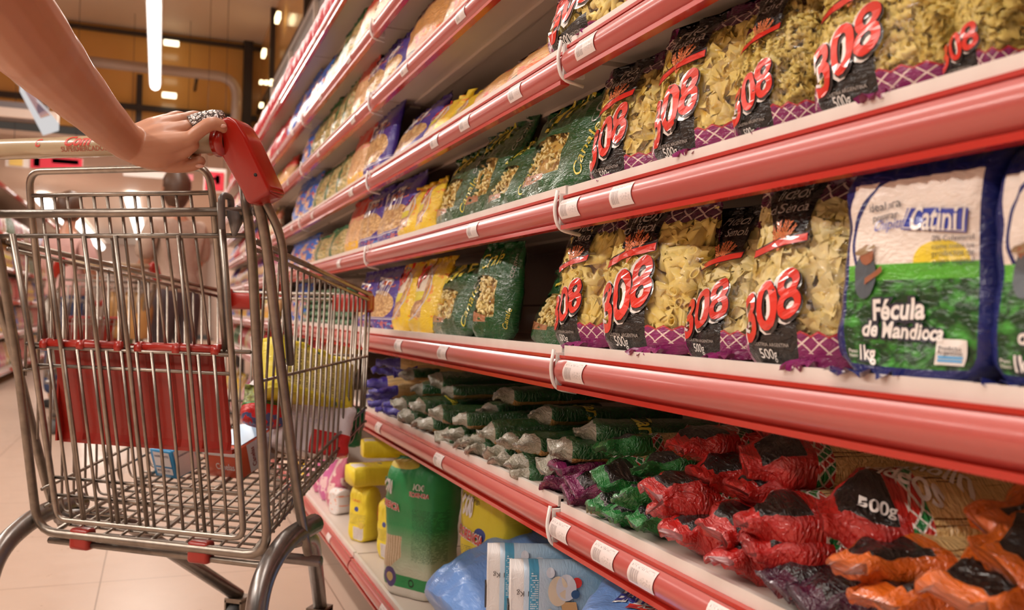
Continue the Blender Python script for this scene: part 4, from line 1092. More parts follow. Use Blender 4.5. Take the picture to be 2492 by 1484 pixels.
def brick(kind, W_, H_, T_, M, label, mats, texts, seed, name, cat, group, paint, cr=1.0):
    fn = bag_fn(W_, H_, T_, seed, 0, 0, cr, 'brick', seal=1.01); mb = MB(); n0, uv, k = bag_mesh(mb, fn, 24, 22)
    for (s, u, v, w, rot, mi, fat, hs) in texts: decal(mb, fn, W_, H_, text2d(s, fat, 0) if isinstance(s, str) else s, u, v, W_ * w, rot, mi, .0012 + (.0007 if fat < .05 else 0) + .0001 * mi, hs)
    b = mb.build(name, [m_bag('bag_' + kind, paint, W_, H_, k=.5, rough=.3)] + mats); put_uv(b, n0, uv); tag(b, label, cat, group); b.matrix_world = M; return b
zD = ztop('D')
p0 = s_at(868, DE + .03, ZE)
lie = lambda x, y, z, yaw, rx=0.0, ry=0.0: Matrix.Translation((x, y, z)) @ Matrix.Rotation(yaw, 4, 'Z') @ Matrix.Rotation(rx, 4, 'X') @ Matrix.Rotation(ry, 4, 'Y')
brick('fyellow', .10, .15, .055, lie(DE + .01, p0 + .02, ZE + .158 + .055, -PI / 2 + .1, -PI / 2, 0), 'yellow flour packet lying across the two upright ones', [M_RED, M_WH, M_BK], [('FLORENCIA', .1, .35, .8, 90, 1, .01, 1.2)], 67, 'flour_bag', 'flour bag', 'flour bags on the bottom shelf', p_fyellow)
brick('fyellow', .09, .14, .05, lie(DE + .06, p0 + .10, ZE + .158 + .115, -PI / 2 - .1, -PI / 2, 0), 'topmost yellow flour packet, just under the price rail', [M_RED, M_WH, M_BK], [('FLORENCIA', .1, .5, .8, 90, 1, .02, 1.2)], 68, 'flour_bag', 'flour bag', 'flour bags on the bottom shelf', p_fyellow)
def p_self(t, u, v, uf, fr, W_, H_):
    P = t.comb(u * W_, v * H_); n = t.noise(P, 12.0); c = t.mix(t.math('MULTIPLY', (v - .2) * 1.6, 1.0, clamp=True), (.56, .68, .80), (.10, .36, .62))
    c = t.mix(v < .10, c, (.72, .68, .66)); c = t.mix(between(v, .14, .215), c, (.08, .33, .52)); c = t.mix(ftext(t, v, u, .15, .21, .1, .6, 60.0, 40.0) * .8, c, (.75, .8, .85))
    bx = box2(u, v, .0, .10, .2, .5); return c, None
SB = [M_RED, M_WH, M_BK, M_GOLD, simple('cake_tan', (.66, .40, .18), .5), simple('cake_cream', (.80, .68, .52), .5), simple('cake_white', (.72, .74, .82), .5), simple('ink_navy', (.03, .10, .26), .5)]
disk = ellipse2d(.5, .5)
pastry = [(disk, .78, .30, .13, 0, 5, 0, 1), (disk, .66, .34, .12, 0, 6, 0, 1), (disk, .72, .40, .12, 0, 5, 0, 1), (disk, .55, .30, .10, 0, 6, 0, 1), (disk, .60, .40, .10, 0, 5, 0, 1), (poly([(0, 0), (1, .2), (1, .8), (0, .6)]), .42, .38, .3, 0, 5, 0, 1),
          (disk, .30, .36, .34, 0, 6, 0, .7), (disk, .26, .42, .30, 0, 7, 0, .8), (disk, .20, .50, .12, 0, 1, 0, 1), (disk, .33, .49, .10, 0, 8, 0, 1), (disk, .10, .30, .1, 0, 7, 0, 1)]
selft = pastry + [('FLORENCIA', .96, .68, .90, -90, 2, .09, 1.5), ('FLORENCIA', .96, .68, .90, -90, 1, .02, 1.5), ('LEUDANTE', .96, .80, .90, -90, 7, 0, 1.5), ('Harina', .75, .93, .40, -90, 8, 0, 1.2), ('Enriquecida con Hierro y Vitaminas', .80, .60, .66, -90, 3, 0, 1.0), ('1 Kg', .30, .15, .16, -90, 3, 0, 1.0)]
bar = [(poly([(0, 0), (1, 0), (1, .03 + .03 * (i % 3)), (0, .03 + .03 * (i % 3))]), .4, .1 + i * .05, .3, 0, 3, 0, 1) for i in range(0)]
T0 = .062
for i, (px, lab, sd) in enumerate(((1243, 'front one of two pale blue flour packets lying side by side, cake picture on it', 71), (1188, 'rear one of two pale blue flour packets lying side by side', 72))):
    for lay in (1, 0):
        yy = s_at(px, DE + .015, ZE + .18); zc = ZE + .067 + lay * .136
        M = Matrix.Translation((DE + .012 + (0 if lay else .02), yy, zc)) @ Matrix.Rotation(-.33, 4, 'Z') @ Matrix(((0, 0, 1, 0), (0, 1, 0, -T0 / 2), (-1, 0, 0, 0), (0, 0, 0, 1)))
        b_ = brick('fself', .130, .200, T0, M, lab if lay else 'pale blue flour packet underneath the %s one, near the picture bottom' % ('front', 'rear')[i], SB, selft if lay else [], sd, 'flour_bag', 'flour bag', 'pale blue flour packets', p_self, .6)
        if lay:
            m = MB(); rr_ = random.Random(5); yy_ = T0 / 2 - .016
            while yy_ < T0 / 2 + .016: w_ = rr_.uniform(.0006, .0018); m.box((.0, yy_, -.0030), (.036, yy_ + w_, -.0004)); yy_ += w_ + rr_.uniform(.0006, .0016)
            m.build('barcode', M_BK, b_)
def sack(M, W_, H_, T_, seed, label, logo=False, shade=False):
    fn = bag_fn(W_, H_, T_, seed, 0, 0, 2.2, 'pillow', seal=.97)
    mb = MB(); n0, uv, k = bag_mesh(mb, fn, 26, 32)
    if logo:
        decal(mb, fn, W_, H_, text2d('Blancaflor', .10, .1), .26, .44, W_ * .50, 0, 2, .0012, 1.5); decal(mb, fn, W_, H_, text2d('Blancaflor', .02, .1), .26, .44, W_ * .50, 0, 4, .002, 1.5)
        decal(mb, fn, W_, H_, poly([(0, 0), (1, 0), (.93, .07), (1, .14), (0, .14)]), .38, .375, W_ * .42, 0, 1, .0012); decal(mb, fn, W_, H_, text2d('AZINE', .02), .46, .385, W_ * .22, 0, 2, .002)
        decal(mb, fn, W_, H_, ellipse2d(.18, .09), .35, .58, W_ * .5, 0, 1, .0012); decal(mb, fn, W_, H_, ellipse2d(.06, .06), .42, .58, W_ * .5, 0, 2, .002)
    b = mb.build('plastic_sack', [m_bag('bag_fblue', p_fblue, k=.8), M_RED, M_WH, M_BK, M_BLUE]); put_uv(b, n0, uv); tag(b, label, 'sack', 'blue plastic sacks'); b.matrix_world = M
RX = lambda a: Matrix.Rotation(a, 4, 'X')
yb = s_at(1085, DE + .02, ZE + .12)
sack(Matrix.Translation((DE - .005, yb, ZE + .13)) @ Matrix.Rotation(-PI / 2 + .12, 4, 'Z') @ RX(-1.15), .25, .28, .11, 81, 'light blue plastic sack slumped in front of the yellow flour bag')
sack(Matrix.Translation((DE + .015, yb - .02, ZE + .055)) @ Matrix.Rotation(-PI / 2 + .05, 4, 'Z') @ RX(-1.5), .22, .26, .05, 82, 'blue plastic sack lying beneath the slumped light blue one')
c = hitx(1590, 1470, DE + .06)
sack(Matrix.Translation((DE - .01, c.y - .01, c.z - .050)) @ Matrix.Rotation(-PI / 2 + .55, 4, 'Z') @ RX(-1.25), .22, .25, .08, 83, 'blue plastic sack with a red logo at the bottom edge of the picture', True)
for j in (0, 1): sack(Matrix.Translation((DE + .02, c.y, ZE + .095 + j * .085)) @ Matrix.Rotation(-PI / 2, 4, 'Z') @ RX(-1.5), .22, .25, .08, 86 + j, 'blue plastic sack under the one with the red logo, %s of the pile' % ('lowest', 'middle')[j])
sack(Matrix.Translation((D + .20, 1.10, ZE + .03)) @ Matrix.Rotation(-PI / 2, 4, 'Z') @ RX(-.5), .24, .26, .11, 84, 'dark shaded blue sack behind the pale blue flour packets')
# ------------------------------------------------------------------ shopping trolley
def m_steel(name, c, rough=.28):
    t = T(name); o = t.obj(); n = t.noise(o, 60.0, 4.0); n2 = t.noise(o, 9.0, 2.0)
    col = t.mix(n * n2 * 1.6, c, tuple(x * .38 for x in c))
    return t.end(t.bsdf(col, rough + n * .12, .92, 0, t.bump(n, .12, .0006)))
M_ZINC = m_steel('worn_zinc_wire', (.44, .385, .33)); M_ZINC2 = m_steel('worn_zinc_tube', (.36, .31, .26), .33); M_CHROME = m_steel('chassis_tube', (.36, .335, .32), .24)
M_REDP = simple('red_trolley_plastic', (.34, .014, .006), .36, coat=.25, bumpn=(300, .05, .0003))
M_REDG = simple('red_glossy_plastic', (.32, .009, .003), .22, coat=.35)
M_HANDLE = simple('cream_handle', (.44, .34, .21), .28, coat=.5, var=(20, (.38, .29, .18)))
YAW = 37.5 * PI / 180
Fw = Vector((math.sin(YAW), math.cos(YAW), 0)); Rt = Vector((math.cos(YAW), -math.sin(YAW), 0))
CO = at(540, 347, 1.405) - Rt * .25; CO.z = 0
cart = empty('shopping_trolley', CO, 'wire shopping trolley with cream handle and red end cap, pushed by a hand', 'shopping trolley', rot=(0, 0, -YAW))
def Lw(p): return CO + Rt * p[0] + Fw * p[1] + Vector((0, 0, p[2]))     # trolley coordinates (right, forward, up) to world
cpart = lambda mb, name, m, par=None: mb.build(name, m, par or cart)
def rf_b(z): return lerp(.185, .065, (z - .36) / .58)                         # the rear leans towards the pusher at the top
# rear frame
m = MB()
pts = [(.262, .045, .97), (.258, rf_b(.87), .87), (.250, rf_b(.67), .67), (.245, rf_b(.40), .345), (-.245, rf_b(.40), .345), (-.250, rf_b(.67), .67), (-.258, rf_b(.87), .87), (-.262, .045, .97)]
m.tube(bend_path(pts, .045, 5), .0082, 0, 10)
m.tube(bend_path([(-.225, .185, .328), (.235, .185, .326), (.262, .20, .345)], .03, 4), .0062, 0, 8)
cpart(m, 'rear_frame', M_ZINC2)
m = MB(); m.tube([(-.252, rf_b(.93) - .004, .930), (.252, rf_b(.93) - .004, .930)], .0075, 0, 10); m.tube([(-.252, rf_b(.892), .892), (.25, rf_b(.892), .892)], .0042, 0, 8); cpart(m, 'hinge_bar', M_ZINC2)
# hinged rear gate
gate = MB()
gb = lambda z: rf_b(z) - .006
gate.tube(bend_path([(.212, gb(.935) - .004, .945), (.205, gb(.66), .66), (.198, gb(.385), .372), (-.198, gb(.385), .372), (-.205, gb(.66), .66), (-.212, gb(.92), .895)], .022, 5), .0058, 0, 8)
for a in (-.145, -.065, .0, .125): gate.tube([(a, gb(.892), .892), (a * .98, gb(.69), .69), (a * .96, gb(.385), .374)], .0044 if a < .1 else .0036, 0, 6)
for i in range(12):
    a = -.171 + i * .0311
    gate.tube([(a, gb(.69), .694), (a * .985, gb(.53), .53), (a * .97, gb(.385), .373)], .0031, 0, 6)
for z in (.694, .662, .452, .418): gate.tube([(-.205, gb(z) + .004, z), (.205, gb(z) + .004, z)], .0033, 0, 6)
g = cpart(gate, 'rear_gate', M_ZINC)
m = MB(); m.tube(bend_path([(.221, gb(.93) - .012, .90), (.221, gb(.93) - .016, .955), (.221, gb(.93) + .012, .955), (.221, gb(.93) + .012, .92)], .012, 4), .0058, 0, 8)
m.tube([(.226, rf_b(.93) + .004, .918), (.243, rf_b(.93) + .004, .930)], [.006, .014], 0, 12); m.tube([(.232, rf_b(.93), .89), (.236, rf_b(.93), .93)], [.003, .017], 0, 10)
m.tube([(.245, rf_b(.93) - .002, .93), (.279, rf_b(.93) - .006, .931)], .004, 0, 8); m.tube([(.272, rf_b(.93) - .006, .931), (.276, rf_b(.93) - .006, .931)], .009, 0, 8)
m.build('hinge_hook', simple('grey_plastic', (.20, .19, .19), .35, .3), g)
# child seat back and red flap
cs = MB(); cb = lambda z: rf_b(z) + .006
cs.tube(bend_path([(.186, cb(.69), .70), (.190, cb(.94), .94), (.186, cb(1.0), 1.003), (-.176, cb(1.0), 1.003), (-.180, cb(.94), .94), (-.190, cb(.69), .70)], .03, 6), .0062, 0, 10)
cs.tube([(-.178, cb(.962), .962), (.186, cb(.962), .962)], .004, 0, 8)
for i in range(12):
    a0, a1 = -.155 + i * .0275, -.165 + i * .0292
    cs.tube([(a0, cb(.962), .962), (a1, cb(.70), .70)], .0029, 0, 6)
cs.tube([(-.23, cb(.70), .700), (.235, cb(.70), .700)], .0036, 0, 6)
cs = cpart(cs, 'child_seat_back', M_ZINC)
fl_ = MB(); pb_ = lambda z: rf_b(z) + .022
def flapgrid(a, b):
    x = lerp(-.185, .172, a); z = lerp(.525, .706, b)
    rib = .004 * (1 if ((a * 7 + .15) % 1) < .12 else 0) + .006 * smooth01((.1 - b) / .1)
    return (x, pb_(z) - rib, z)
fl_.grid(flapgrid, 84, 14, 0, False)
fl_.box((-.187, pb_(.53) - .004, .518), (.174, pb_(.53) + .012, .526)); fl_.box((-.188, pb_(.6) - .006, .522), (-.184, pb_(.6) + .012, .70))
for x0, x1 in ((-.190, -.018), (.012, .178)):
    fl_.tube([(x0, cb(.702), .702), (x1, cb(.702), .702)], .0085, 0, 12)
    for x in (x0 + .006, (x0 + x1) / 2, x1 - .006): fl_.tube([(x - .007, cb(.702), .700), (x + .007, cb(.702), .700)], .0115, 0, 12)
fl_.build('seat_flap', M_REDP, cs)
# basket: rims, side panels, front, floor
def side(sgn):
    m = MB(); A = lambda t: sgn * lerp(.252, .190, t); B0, B1 = .095, .685
    rim = lambda b: (sgn * lerp(.254, .190, (b - B0) / (B1 - B0)), b, lerp(.885, .812, (b - B0) / (B1 - B0)))
    for dz, rr in ((0, .0056), (-.014, .0040)): m.tube([Vector(rim(B0)) + Vector((0, 0, dz)), Vector(rim(B1)) + Vector((0, 0, dz))], rr, 0, 8)
    low = lambda b, z: (sgn * (lerp(.254, .190, (b - B0) / (B1 - B0)) - .012 * (1 - (z - .4) / .45)), b, z)
    for (z0, z1) in ((.650, .672), (.425, .553), (.392, .522)):
        bb = rf_b(z0); m.tube([low(bb, z0), low(B1, z1)], .0030 if z0 > .6 else .0034, 0, 6)
    n = 21
    for i in range(n):
        b = .135 + (B1 - .004 - .135) * i / (n - 1); k = (b - B0) / (B1 - B0); zb_ = lerp(.345, .492, k); bt = b + .008
        bl = max(b, rf_b(zb_) + .004)
        top = Vector(rim(b)) + Vector((0, 0, -.010))
        if b < rf_b(.4): zb_ = .62 if b < .14 else .5
        p = [top, Vector(low(max(b, rf_b(zb_)), zb_ + .02))]
        if b >= .19: p += [Vector((sgn * (lerp(.254, .190, k) - .020), b, zb_)), Vector((sgn * (lerp(.254, .190, k) - .045), b, zb_))]
        m.tube(bend_path(p, .012, 3) if len(p) > 2 else p, .0026, 0, 6)
    return cpart(m, 'side_panel', M_ZINC)
side(1); side(-1)
m = MB(); B1 = .685
m.tube([(-.19, B1, .812), (.19, B1, .812)], .0040, 0, 8); m.tube([(-.19, B1, .800), (.19, B1, .800)], .0035, 0, 8)
for z in (.672, .553, .522): m.tube([(-.186, B1, z), (.186, B1, z)], .0032, 0, 6)
for i in range(13):
    a = -.180 + i * .03; m.tube(bend_path([(a, B1 + .003, .81), (a * .97, B1, .50), (a * .95, B1 - .03, .492)], .012, 3), .0026, 0, 6)
fr = cpart(m, 'front_panel', M_ZINC)
for s in (-1, 1):
    m = MB(); x0, x1 = (.095, .196) if s > 0 else (-.196, -.095)
    m.rbox((x0, B1 - .010, .772), (x1, B1 + .012, .812), .006); m.rbox(((x1 - .026) if s > 0 else x0, B1 - .03, .775), (x1 if s > 0 else x0 + .026, B1, .822), .006)
    m.build('corner_bumper', M_REDP, fr)
m = MB()
for i in range(22):
    b = .19 + i * .0228; k = (b - .095) / .59; w = lerp(.254, .190, k) - .028; z = lerp(.345, .492, (b - .19) / .48)
    m.tube([(-w, b, z), (w, b, z)], .0026, 0, 6)
for i in range(13):
    a = -.21 + i * .035; m.tube([(a, .185, .3475), (a * .76, .68, .4945)], .0030 if i % 6 else .005, 0, 6)
cpart(m, 'basket_floor', M_ZINC)
for a in (-.150, .105):
    m = MB(); m.rbox((a - .022, .172, .318), (a + .022, .198, .358), .007, 0, None, 3); cpart(m, 'frame_clip', M_REDP)
# chassis: uprights, curved legs, forward rails, cross brace, wheels
for s in (-1, 1):
    m = MB()
    m.tube(bend_path([(s * .283, .02, 1.0), (s * .296, .055, .90), (s * .280, .13, .72), (s * .276, .20, .50), (s * .275, .235, .40), (s * .272, .27, .33)], .05, 5), .0088, 0, 10)
    m.tube(bend_path([(s * .300, .03, .96), (s * .315, .075, .89), (s * .288, .16, .68)], .03, 5), .0070, 0, 10)
    cpart(m, 'upright', M_ZINC2)
    m = MB()
    p = bend_path([(s * .262, .31, .375), (s * .266, .20, .372), (s * .272, .11, .325), (s * .278, .075, .20), (s * .278, .065, .105)], .09, 7)
    m.tube(p, .0185, 0, 16)
    cpart(m, 'leg', M_CHROME)
    m = MB(); m.tube(bend_path([(s * .258, .24, .360), (s * .225, .37, .335), (s * .105, .64, .105)], .06, 5), .0155, 0, 12); cpart(m, 'front_rail', M_CHROME)
    for (x, y) in ((s * .278, .065), (s * .105, .645)):
        m = MB(); m.tube([(x - .012, y - .01, .045), (x + .012, y - .01, .045)], .045, 0, 28); w = cpart(m, 'wheel', simple('grey_rubber', (.10, .10, .10), .6))
        m = MB(); 
        for q in (-.02, .02): m.box((x + q - .002, y - .03, .05), (x + q + .002, y + .015, .10))
        m.box((x - .022, y - .03, .095), (x + .022, y + .015, .105)); m.build('caster_fork', M_ZINC2, w)
m = MB(); m.tube([(-.25, .36, .29), (.25, .36, .29)], .011, 0, 10); cpart(m, 'cross_tube', M_CHROME)
# handle with print, end caps
hb = MB()
hb.tube([(-.262, 0, 1.031), (.262, 0, 1.031)], .0172, 0, 28)
def on_handle(geo, x0, ang, width, mi, off=.0006, hs=1.0):
    vs, fs, w = geo; k = width / w; R = .0172 + off; out = []
    for x, y in vs:
        th = ang + (y * k * hs) / R
        out.append((x0 + x * k, -R * math.cos(th), 1.031 + R * math.sin(th)))
    hb.add(out, fs, mi)
on_handle(text2d('SUPERMERCADOS', .01, .1), -.040, -.62, .090, 1, hs=1.1)
on_handle(text2d('Com', .04, .4), -.035, -.05, .055, 2, hs=1.0)
on_handle(text2d('C', .03, .3), -.092, -.05, .014, 2, hs=1.3)
cpart(hb, 'handle', [M_HANDLE, simple('handle_print_dark', (.38, .10, .06), .4), simple('handle_print_red', (.55, .05, .03), .4)])
for s in (-1, 1):
    m = MB(); m.tube([(s * .243, 0, 1.031), (s * .262, 0, 1.031)], [.0235, .0245], 0, 28)
    bm = bmesh.new(); prof = [(-.012, 1.050), (-.002, 1.062), (.012, 1.066), (.026, 1.058), (.040, 1.035), (.072, .958), (.070, .950), (.036, .934), (.027, .937), (.022, .952), (-.008, 1.008)]
    b0, b1 = -.022, .026; f0 = []; n = len(prof)
    va = [bm.verts.new((s * (.262 + x), b0 + (1.06 - z) * .25, z)) for x, z in prof]; vb = [bm.verts.new((s * (.262 + x), b1 + (1.06 - z) * .25, z)) for x, z in prof]
    bm.faces.new(va); bm.faces.new(vb[::-1])
    for i in range(n): bm.faces.new((va[i], vb[i], vb[(i + 1) % n], va[(i + 1) % n]))
    bmesh.ops.recalc_face_normals(bm, faces=bm.faces[:]); bmesh.ops.bevel(bm, geom=bm.edges[:], offset=.006, segments=4, profile=.5, affect='EDGES')
    m.bm(bm, 0, None, True)
    m.tube([(s * .312, b0 + .0215 - .002, .978), (s * .312, b0 + .0215 + .003, .978)], .0028, 1, 10)
    cpart(m, 'handle_cap', [M_REDG, M_BLACK])
# ------------------------------------------------------------------ shopping inside
CM = lambda a, b, z, yaw=0.0, rx=0.0, ry=0.0: Matrix.Translation(Lw((a, b, z))) @ Matrix.Rotation(-YAW + yaw, 4, 'Z') @ Matrix.Rotation(rx, 4, 'X') @ Matrix.Rotation(ry, 4, 'Y')
zf = lambda b: lerp(.345, .492, (b - .19) / .48) + .004
slope = math.atan2(.147, .48)
def cbox(name, size, M, mats, label, cat, decs=(), paint=0):
    sx, sy, sz = size; m = MB(); m.rbox((-sx / 2, -sy / 2, 0), (sx / 2, sy / 2, sz), .004, 0)
    for (face, geo, u, v, w, rot, mi, hs) in decs:
        vs, fs, gw = text2d(geo, .015) if isinstance(geo, str) else geo
        k = w / gw; c, s = math.cos(rot * PI / 180), math.sin(rot * PI / 180); out = []
        for x, y in vs:
            x, y = x * k, y * k * hs; X, Y = x * c - y * s + u, x * s + y * c + v; o_ = .0006 + .0003 * mi
            out.append({'back': (X - sx / 2, -sy / 2 - o_, Y), 'right': (sx / 2 + o_, X - sy / 2, Y), 'top': (X - sx / 2, Y - sy / 2, sz + o_)}[face])
        m.add(out, fs, mi)
    o = m.build(name, mats); tag(o, label, cat); o.matrix_world = M; return o
q1 = poly([(0, 0), (1, 0), (1, 1), (0, 1)])
M_ORBOX = simple('box_orange_red', (.62, .10, .04), .35, coat=.3); M_WBOX = simple('box_white', (.78, .75, .76), .4); M_BBOX = simple('box_blue', (.03, .30, .62), .35, coat=.3); M_PBLUE = simple('box_print_blue', (.05, .12, .45), .4); M_LBLUE = simple('box_light_blue', (.42, .62, .85), .35)
def on_floor(px, py):
    """where the line of sight meets the sloping basket floor"""
    r_ = ray(px, py)
    f = lambda t: (EYE + r_ * t).z - zf((EYE + r_ * t - CO).dot(Fw))
    return EYE + r_ * bis(f, 1.0, 3.5)
def box_at(px, py, yaw, size):
    """near bottom corner (right end of the face turned to the pusher) stands at the pixel"""
    c = on_floor(px, py); R3 = Matrix.Rotation(-YAW + yaw, 4, 'Z') @ Matrix.Rotation(slope, 4, 'X')
    return Matrix.Translation(c) @ R3 @ Matrix.Translation((-size[0] / 2, size[1] / 2, 0))
sz = (.092, .125, .066)
cbox('food_carton', sz, box_at(588, 1168, -.15, sz), [M_ORBOX, M_WBOX, M_PBLUE, M_REDG, M_LBLUE], 'orange and white food carton lying in the trolley', 'carton',
     [('right', q1, .030, .003, .093, 0, 1, .66), ('right', 'Canelas', .050, .012, .042, 90, 3, 1.2), ('right', 'MAIZ', .075, .012, .03, 90, 3, 1.0), ('top', q1, .004, .02, .084, 0, 4, 1.2), ('top', ellipse2d(.5, .3), .045, .045, .05, 0, 3, 1.2), ('top', 'ok', .03, .09, .04, 10, 2, 1.3), ('back', 'Canelas', .03, .02, .05, 0, 1, 1.2), ('back', q1, .0, .050, .092, 0, 1, .17)])
sz = (.070, .060, .064)
cbox('food_carton', sz, box_at(432, 1168, -.25, sz), [M_BBOX, M_WBOX, simple('box_ink', (.1, .12, .2), .5)], 'small bright blue carton with a white text panel in the trolley', 'carton',
     [('back', q1, .012, .028, .050, 0, 1, .62), ('back', q1, .012, .010, .050, 0, 1, .28), ('right', q1, .004, .004, .052, 0, 1, 1.1), ('back', 'INGREDIENTES', .015, .048, .044, 0, 2, 1), ('back', 'MODO DE USO', .015, .016, .040, 0, 2, 1), ('right', 'INGREDIENTES', .010, .045, .036, 0, 2, 1)])
def p_cart_yellow(t, u, v, uf, fr, W_, H_):
    P = t.comb(u * W_, v * H_); n = t.noise(P, 26.0, 2.0); c = t.mix(n, (.72, .60, .03), (.86, .74, .08))
    panel = box2(uf, v, .12, .80, .12, .88); c = t.mix(panel, c, (.74, .64, .18)); c = t.mix(ftext(t, v, u, .15, .85, .15, .78, 60.0, 26.0) * .75, c, (.12, .11, .04)); c = t.mix((t.noise(P, 50.0) > .66) * inv(panel), c, (.05, .20, .12)); return c, None
def cbag(kind, paint, W_, H_, T_, M, label, seed, name, cat, k=1.0, cr=1.4, kd='pillow', mats=()):
    fn = bag_fn(W_, H_, T_, seed, 0, 0, cr, kd, seal=.96); mb = MB(); n0, uv, _ = bag_mesh(mb, fn, 24, 30); b = mb.build(name, [m_bag('bag_' + kind, paint, W_, H_, k=k)] + list(mats)); put_uv(b, n0, uv)
    tag(b, label, cat); b.matrix_world = M; return b
def p_cart_white(t, u, v, uf, fr, W_, H_):
    P = t.comb(u * W_, v * H_); c = t.mix(t.noise(P, 30.0), (.80, .74, .76), (.72, .66, .70)); c = t.mix(box2(u, v, .45, 1.2, .0, .40), c, (.62, .03, .03)); c = t.mix(ftext(t, u, v, .1, .6, .5, .85, 50.0, 60.0) * .6, c, (.35, .35, .6)); return c, None
def p_cart_red(t, u, v, uf, fr, W_, H_):
    P = t.comb(u * W_, v * H_); g = grain(t, u, v, W_, H_, 130.0, (.35, .45, .15), (.12, .10, .04)); c = t.mix(v > .48, (.60, .02, .02), g); c = t.mix((v < .22) * (t.noise(P, 60.0) > .5), c, (.08, .10, .25)); c = t.mix(between(v, .46, .5), c, (.02, .25, .05)); return c, None
def spanM(p1, p2, roll=0.0, back=0.0):
    """local x runs from p1 to p2, z up across it; the item's face looks back to the pusher"""
    x = (p2 - p1).normalized(); y = (Vector((0, 0, 1)).cross(x)).normalized(); z = x.cross(y)
    return Matrix.Translation((p1 + p2) / 2) @ Matrix((x, y, z)).transposed().to_4x4() @ Matrix.Rotation(roll, 4, 'X')
cbag('cart_white', p_cart_white, .17, .125, .085, spanM(at(665, 1085, 1.86), at(850, 1118, 1.92), -.25), 'white plastic food bag with a red corner in the trolley', 91, 'food_bag', 'food bag', .8, 1.4, 'block')
cbag('cart_green', paint_solid((.01, .14, .05), (.03, .28, .10)), .09, .09, .05, spanM(at(800, 1075, 2.0), at(872, 1090, 2.03), -.2), 'green packet at the far right corner inside the trolley', 92, 'food_packet', 'food packet')
cbag('cart_yellow', p_cart_yellow, .235, .115, .085, spanM(at(668, 935, 1.80), at(872, 1005, 1.97), -.35), 'yellow plastic packet resting on top of the shopping in the trolley', 93, 'food_packet', 'food packet', .7, 1.2, 'brick')
cbag('cart_red', p_cart_red, .10, .085, .055, spanM(at(600, 1020, 1.84), at(690, 1030, 1.86), -.5), 'red and green bag of dried peas on the heap in the trolley', 94, 'food_bag', 'food bag')
cbag('cart_pasta', paint_solid((.30, .20, .12), (.45, .30, .20)), .14, .07, .08, spanM(at(620, 1100, 1.93), at(790, 1110, 1.98), -.3), 'brown packet hidden under the heap in the trolley', 95, 'food_packet', 'food packet', 1, 1.2, 'block')
cbox('food_carton', (.085, .10, .05), CM(.02, .60, zf(.60) + .16, .2, .1), [M_WBOX, M_LBLUE], 'white and light blue pack behind the red seat flap', 'carton', [('top', q1, .01, .01, .06, 20, 1, .6)])
cbox('food_carton', (.10, .10, .155), CM(.02, .60, zf(.60), .2, slope), [M_WBOX, M_LBLUE], 'white carton standing behind the red seat flap, under another pack', 'carton', [])
# ------------------------------------------------------------------ the hall
def struct(mb, name, m):
    o = mb.build(name, m); o['kind'] = 'structure'; return o
def m_ochre():
    t = T('ochre_glazed_wall'); o = t.obj(); n = t.noise(o, .7, 3.0); n2 = t.noise(o, 5.0, 3.0)
    c = t.mix(n, (.62, .30, .055), (.78, .44, .12)); c = t.mix(n2 * .3, c, (.80, .52, .22)); return t.end(t.bsdf(c, .22, 0, .3))
M_OCHRE = m_ochre(); M_CEIL = simple('ceiling_paint', (.80, .66, .54), .6, var=(.8, (.74, .60, .48))); M_BACK = simple('pinkish_wall', (.80, .58, .47), .6)
M_FRAME = simple('dark_frame', (.035, .028, .028), .4); M_GREYW = simple('grey_bulkhead', (.20, .18, .19), .5); M_PALE = simple('pale_beam', (.72, .60, .52), .5)
CZ = 3.9; YB = 11.0
m = MB(); m.box((-9, -4, CZ), (5, YB, CZ + .05)); struct(m, 'ceiling', M_CEIL)
m = MB(); m.box((-9, YB, 2.6), (1.6, 29, 2.65)); struct(m, 'ceiling_far', simple('far_ceiling', (.78, .62, .52), .6))
m = MB(); m.box((1.05, -4, 0), (1.12, YB, CZ)); struct(m, 'wall_right', M_OCHRE)
m = MB(); m.box((-9, YB, 2.75), (1.05, YB + .08, CZ)); struct(m, 'wall_back', M_OCHRE)
m = MB(); m.box((-9, 29, 0), (5, 29.1, 2.7)); struct(m, 'wall_far', M_BACK)
m = MB(); m.box((-9.1, -4, 0), (-9, 29, CZ)); struct(m, 'wall_left', M_BACK)
m = MB(); m.box((1.35, YB, 0), (1.42, 29, 2.7)); struct(m, 'wall_right_far', M_BACK)
n_ = [0]
def trim(a, b, mat):
    n_[0] += 1; m = MB(); m.box(a, b); return struct(m, 'trim_%d' % n_[0], mat)
pz = lambda py, px=385: hity(px, py, YB).z
px_ = lambda px, py=200: hity(px, py, YB).x
trim((-9, YB - .06, pz(268) - .03), (1.02, YB, pz(268) + .03), M_FRAME)
trim((px_(340) - .03, YB - .05, 2.6), (px_(340) + .03, YB, pz(188)), M_FRAME)
trim((px_(601) - .05, YB - .12, 0), (px_(601) + .05, YB - .01, CZ), M_FRAME)
trim((-9, YB - .07, pz(92) - .015), (1.05, YB, pz(92) + .02), M_FRAME)
for y in (3.0, 4.8, 7.2, 9.6): trim((1.0, y - .025, 1.9), (1.05, y + .025, CZ), M_FRAME)
for z in (2.35, 3.1): trim((1.01, 2, z - .02), (1.05, YB, z + .02), M_FRAME)
def diag(a, b, r, mat):
    n_[0] += 1; m = MB(); m.tube([a, b], r, 0, 6); return struct(m, 'trim_%d' % n_[0], mat)
diag((1.0, 4.2, 3.7), (1.0, 8.6, 2.2), .022, M_FRAME)
